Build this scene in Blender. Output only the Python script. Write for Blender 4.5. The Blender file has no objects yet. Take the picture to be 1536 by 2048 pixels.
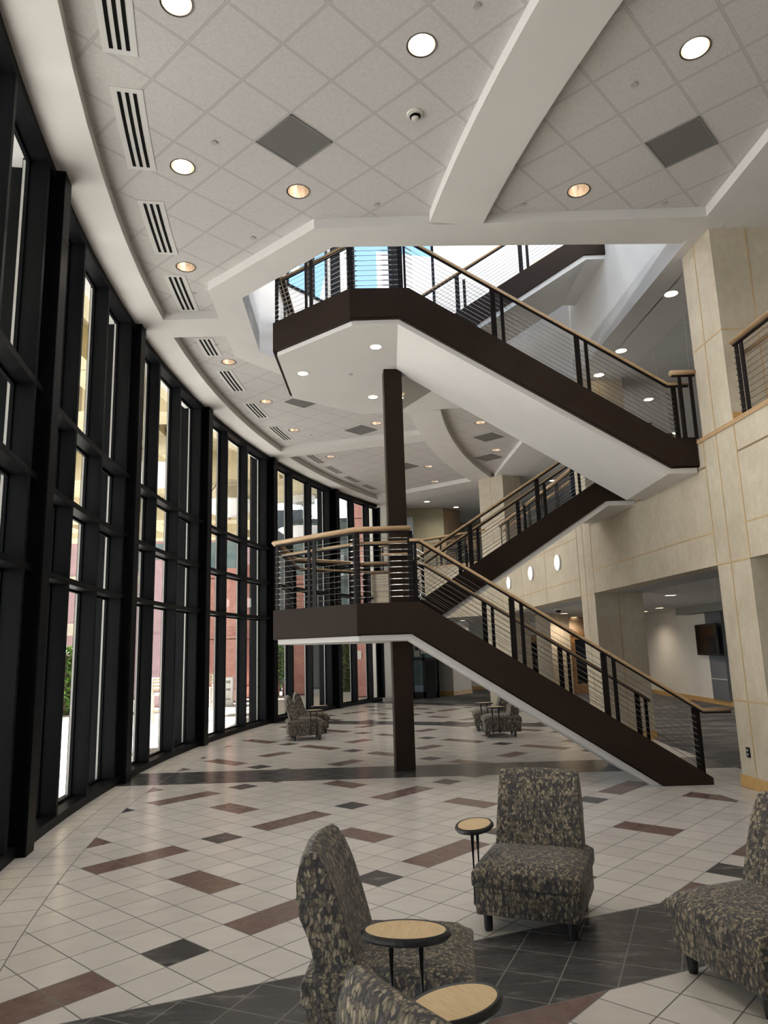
import bpy, bmesh, math, random
from math import sin, cos, pi, radians, sqrt, atan2, hypot
from mathutils import Vector, Matrix
from mathutils.geometry import tessellate_polygon

random.seed(7)
SC = bpy.context.scene
COL = SC.collection

# ------------------------------------------------------------------ camera, world, sun, exposure
def set_camera():
    tilt, roll = 0.1882664, -0.0304828
    F = Vector((0, cos(tilt), sin(tilt)))
    r0 = Vector((1, 0, 0)); u0 = Vector((0, -sin(tilt), cos(tilt)))
    Rv = r0 * cos(roll) + u0 * sin(roll)
    Uv = -r0 * sin(roll) + u0 * cos(roll)
    cd = bpy.data.cameras.new('camera'); cam = bpy.data.objects.new('camera', cd)
    COL.objects.link(cam)
    m = Matrix(((Rv.x, Uv.x, -F.x, 0), (Rv.y, Uv.y, -F.y, 0), (Rv.z, Uv.z, -F.z, 1.80263), (0, 0, 0, 1)))
    cam.matrix_world = m
    cd.sensor_fit = 'HORIZONTAL'; cd.sensor_width = 36.0; cd.lens = 1441.45 / 1536 * 36.0
    cd.clip_start = 0.05; cd.clip_end = 400
    SC.camera = cam
set_camera()

SKY = 2.2
SUN = 19.0
LAMP = 14.0
BEAM = 42.0
w = bpy.data.worlds.new('sky'); SC.world = w; w.use_nodes = True
nt = w.node_tree; nt.nodes.clear()
out = nt.nodes.new('ShaderNodeOutputWorld'); bg = nt.nodes.new('ShaderNodeBackground')
tc = nt.nodes.new('ShaderNodeTexCoord'); sep = nt.nodes.new('ShaderNodeSeparateXYZ')
rmp = nt.nodes.new('ShaderNodeValToRGB')
rmp.color_ramp.elements[0].position = 0.50; rmp.color_ramp.elements[0].color = (0.95, 0.95, 0.93, 1)
rmp.color_ramp.elements[1].position = 0.68; rmp.color_ramp.elements[1].color = (0.115, 0.20, 0.31, 1)
mr = nt.nodes.new('ShaderNodeMapRange'); mr.inputs[1].default_value = -1; mr.inputs[2].default_value = 1
nt.links.new(tc.outputs['Generated'], sep.inputs[0]); nt.links.new(sep.outputs[2], mr.inputs[0])
nt.links.new(mr.outputs[0], rmp.inputs[0]); nt.links.new(rmp.outputs[0], bg.inputs[0])
bg.inputs[1].default_value = SKY
nt.links.new(bg.outputs[0], out.inputs[0])

sd = bpy.data.lights.new('sun', 'SUN'); sd.energy = SUN; sd.angle = radians(0.6); sd.color = (1.0, 0.97, 0.93)
sun = bpy.data.objects.new('sun', sd); COL.objects.link(sun)
sun_dir = Vector((0.80, -0.18, -0.535)).normalized()          # light travels this way
sun.rotation_euler = sun_dir.to_track_quat('-Z', 'Y').to_euler()
sun.location = (-30, 10, 30)

SC.view_settings.view_transform = 'Standard'; SC.view_settings.look = 'None'
SC.view_settings.exposure = 1.18; SC.view_settings.gamma = 1.0
SC.view_settings.use_curve_mapping = False
SC.cycles.use_denoising = True
SC.cycles.max_bounces = 10; SC.cycles.diffuse_bounces = 5; SC.cycles.glossy_bounces = 3
SC.cycles.transparent_max_bounces = 12; SC.cycles.sample_clamp_indirect = 6.0
SC.cycles.caustics_reflective = False; SC.cycles.caustics_refractive = False

# ------------------------------------------------------------------ constants of the place
CX, CY = 24.846, 12.313          # centre of the curved hall
FT = 0.3048
TILE_Z, SOFF_Z = 7.285, 7.145
PH = [-27.0, -18.0, -9.8, -2.15, 6.05, 14.75, 23.6, 30.0]   # piers of the curved window wall, degrees
def P(R, phi):
    a = radians(180 - phi)
    return (CX + R * cos(a), CY + R * sin(a))
def wallx(y): return 4.45 - 0.0645 * (y - 8.1)               # beige wall on the right
def soffx(y): return 4.235 - 0.048 * (y - 9.0)

# ------------------------------------------------------------------ mesh helpers
class MB:
    def __init__(s): s.v = []; s.f = []; s.m = []; s.mi = 0
    def add(s, vs, fs):
        b = len(s.v); s.v += [tuple(v) for v in vs]
        for f in fs: s.f.append(tuple(b + i for i in f)); s.m.append(s.mi)
        return s
    def box(s, x0, x1, y0, y1, z0, z1):
        return s.prism([(x0, y0), (x1, y0), (x1, y1), (x0, y1)], z0, z1)
    def prism(s, poly, z0, z1):
        n = len(poly)
        if sum(poly[i][0] * poly[(i + 1) % n][1] - poly[(i + 1) % n][0] * poly[i][1] for i in range(n)) < 0: poly = poly[::-1]
        vs = [(p[0], p[1], z0) for p in poly] + [(p[0], p[1], z1) for p in poly]
        tri = tessellate_polygon([[Vector((p[0], p[1], 0)) for p in poly]])
        fs = [(i, (i + 1) % n, n + (i + 1) % n, n + i) for i in range(n)]
        if n <= 4: fs += [tuple(range(n))[::-1], tuple(range(n, 2 * n))]
        else:
            for t in tri:
                a, b, c = t
                ar = (poly[b][0] - poly[a][0]) * (poly[c][1] - poly[a][1]) - (poly[c][0] - poly[a][0]) * (poly[b][1] - poly[a][1])
                if ar < 0: a, b, c = a, c, b
                fs += [(c, b, a), (n + a, n + b, n + c)]
        return s.add(vs, fs)
    def slab(s, poly, frame):
        """poly in local (u,w), extruded by t: frame = (origin, udir, wdir, tvec)"""
        o, u, wv, t = [Vector(q) for q in frame]
        n = len(poly)
        base = [o + u * p[0] + wv * p[1] for p in poly]
        vs = base + [b + t for b in base]
        fs = [(i, (i + 1) % n, n + (i + 1) % n, n + i) for i in range(n)]
        for a, b, c in tessellate_polygon([[Vector((p[0], p[1], 0)) for p in poly]]):
            fs += [(c, b, a), (n + a, n + b, n + c)]
        return s.add(vs, fs)
    def tube(s, pts, r, n=8, cap=True):
        return s.sweep(pts, [(r * cos(2 * pi * k / n), r * sin(2 * pi * k / n)) for k in range(n)], cap)
    def sweep(s, pts, prof, cap=True, up=(0, 0, 1)):
        pts = [Vector(p) for p in pts]; n = len(prof); vs = []; up = Vector(up)
        for i, p in enumerate(pts):
            if i == 0: d = pts[1] - p
            elif i == len(pts) - 1: d = p - pts[i - 1]
            else: d = ((p - pts[i - 1]).normalized() + (pts[i + 1] - p).normalized())
            d.normalize()
            u = up if abs(d.dot(up)) < 0.95 else Vector((1, 0, 0))
            sx = d.cross(u).normalized(); sy = sx.cross(d).normalized()
            k = 1.0
            if 0 < i < len(pts) - 1:
                c = (p - pts[i - 1]).normalized().dot(d); k = 1 / max(c, 0.5)
            vert = abs(((pts[min(i + 1, len(pts) - 1)] - pts[max(i - 1, 0)]).normalized()).z) if 0 < i < len(pts) - 1 else 0
            for a, b in prof: vs.append(p + sx * a * k + sy * b)
        fs = []
        for i in range(len(pts) - 1):
            for k in range(n):
                fs.append((i * n + k, i * n + (k + 1) % n, (i + 1) * n + (k + 1) % n, (i + 1) * n + k))
        if cap: fs += [tuple(range(n))[::-1], tuple((len(pts) - 1) * n + k for k in range(n))]
        return s.add(vs, fs)
    def lathe(s, prof, c=(0, 0, 0), n=24):
        vs = []; fs = []; m = len(prof)
        for k in range(n):
            a = 2 * pi * k / n
            for r, z in prof: vs.append((c[0] + r * cos(a), c[1] + r * sin(a), c[2] + z))
        for k in range(n):
            q = (k + 1) % n
            for i in range(m - 1): fs.append((k * m + i, q * m + i, q * m + i + 1, k * m + i + 1))
        return s.add(vs, fs)
    def ring(s, R0, R1, a0, a1, z0, z1, step=1.0):
        n = max(2, int(abs(a1 - a0) / step) + 1)
        A = [a0 + (a1 - a0) * k / n for k in range(n + 1)]
        for k in range(n):
            s.prism([P(R0, A[k]), P(R1, A[k]), P(R1, A[k + 1]), P(R0, A[k + 1])], z0, z1)
        return s
    def build(s, name, mats, parent=None, bevel=0, smooth=False, seg=2, merge=False):
        me = bpy.data.meshes.new(name); me.from_pydata(s.v, [], s.f)
        if not isinstance(mats, (list, tuple)): mats = [mats]
        for m in mats: me.materials.append(m)
        if len(mats) > 1: me.polygons.foreach_set('material_index', s.m)
        if merge:
            bm = bmesh.new(); bm.from_mesh(me); bmesh.ops.remove_doubles(bm, verts=bm.verts, dist=1e-5)
            bmesh.ops.recalc_face_normals(bm, faces=bm.faces); bm.to_mesh(me); bm.free()
        me.update()
        o = bpy.data.objects.new(name, me); COL.objects.link(o)
        if parent is not None:
            o.parent = parent
            o.matrix_parent_inverse = parent_inv.get(parent.name, Matrix.Identity(4))
        if bevel:
            b = o.modifiers.new('b', 'BEVEL'); b.width = bevel; b.segments = seg; b.limit_method = 'ANGLE'; b.angle_limit = radians(35)
        if smooth:
            for p in me.polygons: p.use_smooth = True
        return o
parent_inv = {}

def thing(name, label, cat, loc=(0, 0, 0), rz=0, group=None, world_children=False):
    o = bpy.data.objects.new(name, None); COL.objects.link(o)
    o.location = loc; o.rotation_euler = (0, 0, rz); o.empty_display_size = 0.1
    o['label'] = label; o['category'] = cat
    if group: o['group'] = group
    if world_children:
        parent_inv[o.name] = Matrix.Translation(Vector(loc)).inverted()
    return o
def tag(o, label, cat, group=None):
    o['label'] = label; o['category'] = cat
    if group: o['group'] = group
    return o
def struct(o): o['kind'] = 'structure'; return o
def copy_tree(o, parent=None):
    c = o.copy(); COL.objects.link(c)
    if parent is not None: c.parent = parent
    for ch in list(o.children): copy_tree(ch, c)
    return c
def arc_pts(R, a0, a1, z, step=1.0):
    n = max(1, int(abs(a1 - a0) / step))
    return [(*P(R, a0 + (a1 - a0) * k / n), z) for k in range(n + 1)]

# ------------------------------------------------------------------ node helpers
class G:
    """tiny expression layer over shader math nodes"""
    nt = None
    def __init__(s, sock): s.s = sock
    @staticmethod
    def m(op, *a, clamp=False):
        n = G.nt.nodes.new('ShaderNodeMath'); n.operation = op; n.use_clamp = clamp
        for i, x in enumerate(a):
            if isinstance(x, G): G.nt.links.new(x.s, n.inputs[i])
            else: n.inputs[i].default_value = x
        return G(n.outputs[0])
    def __add__(s, o): return G.m('ADD', s, o)
    def __radd__(s, o): return G.m('ADD', o, s)
    def __sub__(s, o): return G.m('SUBTRACT', s, o)
    def __rsub__(s, o): return G.m('SUBTRACT', o, s)
    def __mul__(s, o): return G.m('MULTIPLY', s, o)
    def __rmul__(s, o): return G.m('MULTIPLY', s, o)
    def __truediv__(s, o): return G.m('DIVIDE', s, o)
    def gt(s, o): return G.m('GREATER_THAN', s, o)
    def lt(s, o): return G.m('LESS_THAN', s, o)
    def frac(s): return G.m('FRACT', s)
    def floor(s): return G.m('FLOOR', s)
    def mod(s, n): return G.m('FLOORED_MODULO', s, n)
    def mx(s, o): return G.m('MAXIMUM', s, o)
    def mn(s, o): return G.m('MINIMUM', s, o)
    def inv(s): return G.m('SUBTRACT', 1.0, s)
    def eq(s, v): return G.m('COMPARE', s, v, 0.4)
    def between(s, a, b): return s.gt(a) * s.lt(b)
def mixc(f, a, b):
    n = G.nt.nodes.new('ShaderNodeMix'); n.data_type = 'RGBA'
    for sock, x in ((n.inputs[0], f), (n.inputs[6], a), (n.inputs[7], b)):
        if isinstance(x, G): G.nt.links.new(x.s, sock)
        elif isinstance(x, bpy.types.NodeSocket): G.nt.links.new(x, sock)
        elif isinstance(x, (int, float)): sock.default_value = x
        else: sock.default_value = (*x, 1)
    return n.outputs[2]
def noise(scale, detail=3, vec=None, stretch=None, rough=0.55, coord='Object'):
    tcn = G.nt.nodes.new('ShaderNodeTexCoord'); v = tcn.outputs[coord] if vec is None else vec
    if stretch:
        mp = G.nt.nodes.new('ShaderNodeMapping'); mp.inputs['Scale'].default_value = stretch
        G.nt.links.new(v, mp.inputs[0]); v = mp.outputs[0]
    n = G.nt.nodes.new('ShaderNodeTexNoise'); n.inputs['Scale'].default_value = scale
    n.inputs['Detail'].default_value = detail; n.inputs['Roughness'].default_value = rough
    G.nt.links.new(v, n.inputs['Vector'])
    return G(n.outputs['Fac'])
def ramp(f, stops):
    n = G.nt.nodes.new('ShaderNodeValToRGB'); G.nt.links.new(f.s, n.inputs[0])
    e = n.color_ramp.elements
    while len(e) < len(stops): e.new(0.5)
    for k, (p, c) in enumerate(stops): e[k].position = p; e[k].color = (*c, 1)
    return n.outputs[0]
def bump(h, dist=0.01, strength=0.5):
    n = G.nt.nodes.new('ShaderNodeBump'); n.inputs['Strength'].default_value = strength; n.inputs['Distance'].default_value = dist
    G.nt.links.new(h.s, n.inputs['Height']); return n.outputs[0]
def mat(name, color=(.5, .5, .5), rough=.5, metal=0, spec=.5, emit=None, estr=0, vary=0, vscale=4, build=None, coat=0):
    m = bpy.data.materials.new(name); m.use_nodes = True
    t = m.node_tree; G.nt = t; b = t.nodes['Principled BSDF']
    b.inputs['Base Color'].default_value = (*color, 1); b.inputs['Roughness'].default_value = rough
    b.inputs['Metallic'].default_value = metal; b.inputs['Specular IOR Level'].default_value = spec
    b.inputs['Coat Weight'].default_value = coat
    if emit: b.inputs['Emission Color'].default_value = (*emit, 1); b.inputs['Emission Strength'].default_value = estr
    if vary:
        n = noise(vscale, 4)
        c = ramp(n, [(0.3, tuple(x * (1 - vary) for x in color)), (0.7, tuple(min(1, x * (1 + vary)) for x in color))])
        t.links.new(c, b.inputs['Base Color'])
    if build: build(t, b)
    return m
def pos():
    g = G.nt.nodes.new('ShaderNodeNewGeometry'); s = G.nt.nodes.new('ShaderNodeSeparateXYZ')
    G.nt.links.new(g.outputs['Position'], s.inputs[0])
    return G(s.outputs[0]), G(s.outputs[1]), G(s.outputs[2])

M = {}
M['drywall'] = mat('white drywall', (.665, .645, .625), .7, spec=.25, vary=.03, vscale=1.5)
M['drywall_cool'] = mat('warm white wall paint', (.66, .635, .58), .7, spec=.25, vary=.03)
M['olive'] = mat('olive painted wall', (.40, .375, .27), .7, spec=.2, vary=.05)
M['brown_wall'] = mat('brown painted wall', (.26, .19, .125), .6, spec=.2, vary=.08)
def _anod(t, b):
    n = noise(6, 4, stretch=(1, 1, .15))
    t.links.new(ramp(n, [(.3, (.004, .0044, .0052)), (.75, (.009, .0093, .0105))]), b.inputs['Base Color'])
M['black'] = mat('black anodised aluminium', (.014, .014, .016), .42, spec=.05, build=_anod)
M['steel'] = mat('dark brown painted steel', (.026, .0172, .0128), .45, spec=.07, vary=.12, vscale=2)
M['postm'] = mat('dark bronze railing bars', (.010, .0075, .007), .4, spec=.12)
M['cable'] = mat('stainless cable', (.20, .20, .20), .35, metal=.9)
M['chrome'] = mat('bright fitting', (.5, .5, .5), .22, metal=1)
def _wood(t, b):
    n = noise(9, 5, stretch=(1, 1, 5)); g2 = noise(60, 3)
    t.links.new(ramp(n * .8 + g2 * .2, [(.3, (.40, .255, .135)), (.55, (.49, .325, .18)), (.8, (.56, .39, .23))]), b.inputs['Base Color'])
M['wood'] = mat('maple wood', (.62, .42, .23), .34, build=_wood)
def _woodtop(t, b):
    n = noise(14, 5, stretch=(1, 6, 1))
    t.links.new(ramp(n, [(.3, (.66, .47, .25)), (.7, (.78, .59, .36))]), b.inputs['Base Color'])
M['woodtop'] = mat('light maple laminate', (.72, .53, .3), .35, build=_woodtop)
M['basewood'] = mat('oak baseboard', (.52, .32, .12), .4, vary=.12, vscale=7)
M['doorwood'] = mat('stained door wood', (.33, .17, .065), .4, vary=.15, vscale=5)
def _plaster(t, b):
    n = noise(1.4, 5); n2 = noise(9, 6, stretch=(1.0, 1.0, .7), rough=.7)
    c1 = ramp(n * .45 + n2 * .55, [(.36, (.45, .39, .295)), (.52, (.525, .462, .36)), (.66, (.595, .535, .43))])
    t.links.new(c1, b.inputs['Base Color']); t.links.new(bump(n2, .004, .3), b.inputs['Normal'])
M['plaster'] = mat('beige trowelled plaster', (.52, .46, .35), .62, spec=.25, build=_plaster)
M['reveal'] = mat('tan reveal strip', (.50, .36, .20), .5, vary=.1)
M['rubber'] = mat('black rubber edge', (.012, .012, .013), .38)
M['sprk'] = mat('grey white cover plate', (.42, .40, .385), .5)
M['plastic_w'] = mat('off white plastic', (.62, .60, .55), .5)
M['bead'] = mat('lit edge glazing bead', (.45, .44, .42), .4)  # paler than the frame, painting in the daylit outer edge
M['slot'] = mat('black slot', (.004, .004, .004), .8, spec=.1)
M['frame_w'] = mat('white painted metal', (.62, .61, .59), .5)
def _grille(t, b):
    x, y, z = pos(); a = ((x * .72 + y * .70) * 62).frac().gt(.45)
    t.links.new(mixc(a, (.20, .195, .185), (.11, .105, .10)), b.inputs['Base Color'])
M['grille'] = mat('grey louvred grille', (.12, .115, .11), .6, build=_grille)
M['screen'] = mat('black glossy screen', (.004, .004, .005), .12)
M['greypanel'] = mat('blue grey wall panel', (.115, .125, .14), .6, vary=.1)
M['box'] = mat('grey bulkhead paint', (.20, .205, .19), .7)
M['lens'] = mat('glowing lens', (.9, .85, .75), .5, emit=(1.0, .80, .56), estr=2.4)
M['lensw'] = mat('white wall lamp glass', (.9, .9, .87), .4, emit=(1.0, .98, .93), estr=1.15)
M['bulb'] = mat('lamp tube', (1, .9, .7), .5, emit=(1.0, .78, .50), estr=LAMP)
M['bulbdim'] = mat('lamp tube behind reflector', (1, .9, .7), .5, emit=(1.0, .80, .58), estr=9)
def _refl(t, b):
    n = noise(5, 2, stretch=(6, 6, .3))
    t.links.new(ramp(n, [(.3, (.80, .62, .48)), (.6, (.95, .88, .80))]), b.inputs['Base Color'])
M['reflector'] = mat('warm metal reflector', (.9, .8, .7), .36, metal=1, build=_refl)
M['darkcup'] = mat('dark trim ring', (.10, .095, .09), .4, metal=.5)

# glass: thin pane, see-through with a mirror reflection that grows at grazing angles
def glass(name, tint, refl=.08):
    m = bpy.data.materials.new(name); m.use_nodes = True; t = m.node_tree; t.nodes.clear()
    o = t.nodes.new('ShaderNodeOutputMaterial'); mx = t.nodes.new('ShaderNodeMixShader')
    tr = t.nodes.new('ShaderNodeBsdfTransparent'); gl = t.nodes.new('ShaderNodeBsdfGlossy')
    fr = t.nodes.new('ShaderNodeFresnel'); fr.inputs[0].default_value = 1.45
    tr.inputs[0].default_value = (*tint, 1); gl.inputs[0].default_value = (.9, .93, .95, 1); gl.inputs[1].default_value = .02
    t.links.new(fr.outputs[0], mx.inputs[0]); t.links.new(tr.outputs[0], mx.inputs[1]); t.links.new(gl.outputs[0], mx.inputs[2])
    t.links.new(mx.outputs[0], o.inputs[0]); return m
M['glass'] = glass('window glass', (.91, .92, .92))
M['glass_far'] = mat('green grey reflective glass', (.10, .145, .14), .08, spec=.9, vary=.4, vscale=.35)

# ------------------------------------------------------------------ floor material
def _floor(t, b):
    x, y, z = pos()
    th = 0.8309279; ox, oy = -1.59029, 4.87740
    c, s = cos(th), sin(th)
    i = ((x - ox) * c + (y - oy) * s) / FT; j = ((x - ox) * s - (y - oy) * c) / FT
    dx = x - CX; dy = y - CY
    r = G.m('SQRT', dx * dx + dy * dy); ang = G.m('ARCTAN2', dy, dx * -1.0)
    l1 = y - x * .405 - 4.73; l0 = y - x * .405 - 3.77
    band1 = l1.lt(0) * l0.gt(0)
    band2 = y.between(10.80, 11.86) * r.lt(28.9)
    l3 = y + x * .42
    band3 = l3.between(18.15, 19.0)
    d4 = (x - 3.6) * .66 + (y - 22.55) * .75
    band4 = d4.between(-.45, .25)
    zoneB = y.gt(11.86) * l3.lt(18.15)
    zoneC = l3.gt(19.0)
    ringL = r.gt(28.25); ringR = r.lt(21.25)
    carpet = (r.lt(20.0) + d4.gt(.25)).gt(.5)
    # pattern colours on the diagonal grid
    ii, jj = i.floor(), j.floor()
    def pat(ii, jj):
        a, q = ii.mod(6.0), jj.mod(7.0)
        blk = a.eq(0) * q.eq(0)
        red = (a.between(1.5, 4.5) * q.eq(0)).mx(a.eq(3) * q.between(2.5, 4.5))
        return blk, red
    kA, rA = pat(ii, jj)
    a, q = ii.mod(7.0), jj.mod(6.0)
    kB = a.eq(2) * q.eq(0); rB = (a.eq(2) * q.between(1.5, 4.5)).mx(a.between(4.5, 6.5) * q.eq(3))
    kC, rC = pat(ii - 3.0, jj - 5.0)
    zA = (zoneB + zoneC).lt(.5)
    noring = (ringL + ringR).lt(.5)
    blk = (kA * zA + kB * zoneB + kC * zoneC) * noring
    red = (rA * zA + rB * zoneB + rC * zoneC) * noring
    # grout distances, metres
    def edge(u, pitch):
        f = u.frac(); return f.mn(f.inv()) * pitch
    gd = edge(i, FT).mn(edge(j, FT))
    # grid in the near band
    t2 = radians(-23.5); c2, s2 = cos(t2), sin(t2)
    i2 = ((x - .73) * c2 + (y - 4.77) * s2) / FT; j2 = ((y - 4.77) * c2 - (x - .73) * s2) / FT
    gb = edge(i2, FT).mn(edge(j2, FT))
    gl = edge((r - 28.25) / .31, .31).mn(edge(ang * (28.55 / .305), .305))
    gr = edge((r - 20.10) / .3075, .3075).mn(edge(ang * (20.7 / .305), .305))
    g = mixg(ringL, gd, gl); g = mixg(ringR, g, gr); g = mixg(band1, g, gb)
    line = G.m('SMOOTH_MIN', G.m('ABSOLUTE', r - 28.25), G.m('ABSOLUTE', r - 21.25), 0.0)
    edges = line
    for dd in (l1 * .927, l0 * .927, y - 10.80, y - 11.86, (l3 - 18.15) * .92, (l3 - 19.0) * .92, d4 + .45):
        edges = edges.mn(G.m('ABSOLUTE', dd))
    anyband = (band1 + band2 + band3 + band4).gt(.5)
    g = g.mn(edges)
    grout = g.lt(.0040)
    # tile colour
    cell = G.nt.nodes.new('ShaderNodeTexWhiteNoise'); cell.noise_dimensions = '2D'
    cmb = G.nt.nodes.new('ShaderNodeCombineXYZ'); G.nt.links.new(ii.s, cmb.inputs[0]); G.nt.links.new(jj.s, cmb.inputs[1])
    G.nt.links.new(cmb.outputs[0], cell.inputs['Vector']); rnd = G(cell.outputs[0])
    st = noise(3.2, 4, stretch=(1.0, 2.6, 1)); fine = noise(28, 3)
    lt = ramp(st * .62 + rnd * .38, [(.25, (.56, .53, .50)), (.5, (.605, .575, .545)), (.75, (.65, .62, .59))])
    dk = ramp(noise(5.5, 6, stretch=(.5, 2.2, 1), rough=.7), [(.3, (.045, .045, .048)), (.56, (.070, .068, .071)), (.70, (.20, .195, .19))])
    rd = ramp(noise(12, 5, rough=.7), [(.3, (.15, .098, .085)), (.7, (.225, .155, .135))])
    col = mixc(red, lt, rd); dark = blk.mx(anyband)
    col = mixc(dark, col, dk)
    gcol = mixc(anyband, (.115, .11, .11), (.15, .145, .14))
    col = mixc(grout, col, gcol)
    # carpet
    cp = noise(1.5, 6, stretch=(.5, 1.7, 1), rough=.74); cq = noise(90, 2)
    ct = ramp(cp * .8 + cq * .2, [(.36, (.055, .055, .060)), (.5, (.115, .115, .12)), (.64, (.24, .235, .235))])
    col = mixc(carpet, col, ct)
    t.links.new(col, b.inputs['Base Color'])
    ro = mixg(carpet, mixg(grout, G.m('ADD', fine * .08, .20), G.m('ADD', fine * 0.0, .8)), G.m('ADD', fine * 0.0, .95))
    t.links.new(ro.s, b.inputs['Roughness'])
    sp = mixg(carpet, G.m('ADD', fine * 0.0, .5), G.m('ADD', fine * 0.0, .05)); t.links.new(sp.s, b.inputs['Specular IOR Level'])
def mixg(f, a, b): return a * f.inv() + b * f
M['floor'] = mat('patterned tile and carpet floor', (.6, .6, .6), .3, build=_floor)

def tile_mat(name, base, ang=-0.73645, ox=-2.115, oy=6.053, mod=0.6096 * 1.004, bark=.86):
    def f(t, b):
        x, y, z = pos(); c, s = cos(ang), sin(ang)
        i = ((x - ox) * c + (y - oy) * s) / mod; j = ((y - oy) * c - (x - ox) * s) / mod
        def e(u): q = u.frac(); return q.mn(q.inv()) * mod
        ei, ej = e(i), e(j)
        d = ei.mn(ej)
        n = noise(140, 3, rough=.8); n2 = noise(34, 3)
        col = ramp(n * .75 + n2 * .25, [(.36, tuple(v * .80 for v in base)), (.5, base), (.64, tuple(min(1, v * 1.12) for v in base))])
        bar = d.lt(.0105); seam = d.between(.0105, .0135)  # dark seam puts the shade of recessed tile edges into the colour
        col = mixc(bar, col, tuple(v * bark for v in base)); col = mixc(seam, col, tuple(v * .42 for v in base))
        t.links.new(col, b.inputs['Base Color'])
    return mat(name, base, .85, spec=.1, build=f)
M['ctile'] = tile_mat('speckled ceiling tile', (.555, .535, .52))
M['ctile2'] = tile_mat('grey ceiling tile of the side lobby', (.62, .61, .595), ang=-0.42, ox=5.0, oy=11.0, bark=1.3)

# ------------------------------------------------------------------ SETTING: floor
f = MB(); f.add([(-4.35, -6, 0), (16, -6, 0), (16, 42, 0), (-4.35, 42, 0)], [(0, 1, 2, 3)])
# follow the curved wall: build as fan strips inside radius 29.0
f = MB()
A = [-40 + k * 2.0 for k in range(0, 46)]
for k in range(len(A) - 1):
    f.add([(*P(29.3, A[k]), 0), (*P(5.5, A[k]), 0), (*P(5.5, A[k + 1]), 0), (*P(29.3, A[k + 1]), 0)], [(0, 1, 2, 3)])
f.add([(-.2, 26.2, -.001), (20, 26.2, -.001), (20, 42, -.001), (-.2, 42, -.001)], [(0, 1, 2, 3)])
struct(f.build('floor', M['floor']))

# ------------------------------------------------------------------ curved window wall
GR, FR, PR = 29.04, 28.84, 28.74
TRZ = (2.705, 3.635, 4.573)
deg = lambda m: math.degrees(m / 28.9)
win_i = 0
for k in range(len(PH) - 1):
    a0, a1 = PH[k], PH[k + 1]; span = a1 - a0
    win_i += 1
    last = (k == len(PH) - 2)
    ms = [a0 + span * q for q in (.272, .571, .867)]
    if last: ms = [a0 + 2.35, a0 + 4.55, a0 + 6.25]
    fr = MB()
    for m in ms:
        fr.prism([P(FR, m), P(FR, m + deg(.07)), P(GR + .06, m + deg(.07)), P(GR + .06, m)], 0.1, 7.06)
    aend = a1 - deg(.26)
    for zc in TRZ:
        fr.ring(FR, GR + .03, a0, aend, zc - .036, zc + .036, 1.5)
    fr.ring(FR - .01, GR + .12, a0, aend, 0, .10, 1.5)          # sill
    fr.ring(FR, GR + .03, a0, aend, 7.03, 7.30, 1.5)            # head
    fr.ring(GR - .03, GR + .02, ms[-1] + deg(.07), aend, .1, 7.05, 1.5)   # blank panel beside the pier
    # thin glazing beads around every pane
    edges = [a0 + deg(.0)] + ms
    for e0, e1 in zip(edges, ms):
        e0 = e0 + deg(.07) if e0 != a0 else e0
        for zc in (.10, 7.03 - .03):
            fr.prism([P(GR - .015, e0), P(GR - .015, e1), P(GR + .02, e1), P(GR + .02, e0)], zc, zc + .03)
        for zc in TRZ:
            fr.prism([P(GR - .015, e0), P(GR - .015, e1), P(GR + .02, e1), P(GR + .02, e0)], zc - .066, zc + .066)
        for e in (e0, e1 - deg(.025)):
            fr.prism([P(GR - .015, e), P(GR - .015, e + deg(.025)), P(GR + .02, e + deg(.025)), P(GR + .02, e)], .1, 7.03)
    fo = struct(fr.build('window_%d' % win_i, M['black']))
    bd = MB()
    for e in ms:
        bd.prism([P(GR + .0, e - deg(.012)), P(GR + .0, e), P(GR + .05, e), P(GR + .05, e - deg(.012))], .1, 7.03)
    bd.build('glazing_bead', M['bead'], fo)
    g = MB(); n = 6
    for q in range(n):
        b0, b1 = a0 + span * q / n, a0 + span * (q + 1) / n
        g.add([(*P(GR + .005, b0), .08), (*P(GR + .005, b1), .08), (*P(GR + .005, b1), 7.06), (*P(GR + .005, b0), 7.06)], [(0, 1, 2, 3)])
    g.build('glass', M['glass'], fo)
for k, a in enumerate(PH[:-1]):
    p = MB(); d = deg(.26)
    p.prism([P(PR, a - d), P(PR, a), P(GR + .42, a), P(GR + .42, a - d)], 0, 7.30)
    o = struct(p.build('trim_%d' % (k + 1), M['black'], bevel=.006))
    j = MB()
    for zj in (2.75, 6.35):
        j.prism([P(PR - .002, a - d - .004), P(PR - .002, a + .004), P(GR - .1, a + .004), P(GR - .1, a - d - .004)], zj, zj + .004)
    j.build('panel_joint', M['slot'], o)

# ------------------------------------------------------------------ ceiling: tile planes, soffit rings and beams
def isect_line_ring(): pass
# light positions (world x,y) kept clear of the tile plane by real holes
BIG = [(-1.64, 5.23, 'bulb'), (.48, 5.75, 'bulb'), (3.07, 5.88, 'bulb'), (2.52, 8.00, 'bulbdim'), (-.92, 7.85, 'bulbdim'), (-2.18, 7.34, 'bulb'),
       (-2.74, 9.50, 'bulbdim'), (-2.88, 12.98, 'bulbdim'), (-2.54, 15.25, 'bulbdim'), (-2.20, 17.40, 'bulbdim'), (-1.49, 20.02, 'bulbdim'),
       (-.12, 17.05, 'bulbdim'), (3.24, 19.86, 'bulbdim'), (1.73, 23.60, 'bulbdim'), (1.41, 21.52, 'bulbdim'), (2.47, 17.25, 'bulbdim')]
def circle(cx, cy, r, n=20): return [(cx + r * cos(2 * pi * k / n), cy + r * sin(2 * pi * k / n)) for k in range(n)]
outer = [P(29.2, a) for a in [-42 + 3 * k for k in range(0, 25)]]
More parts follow.
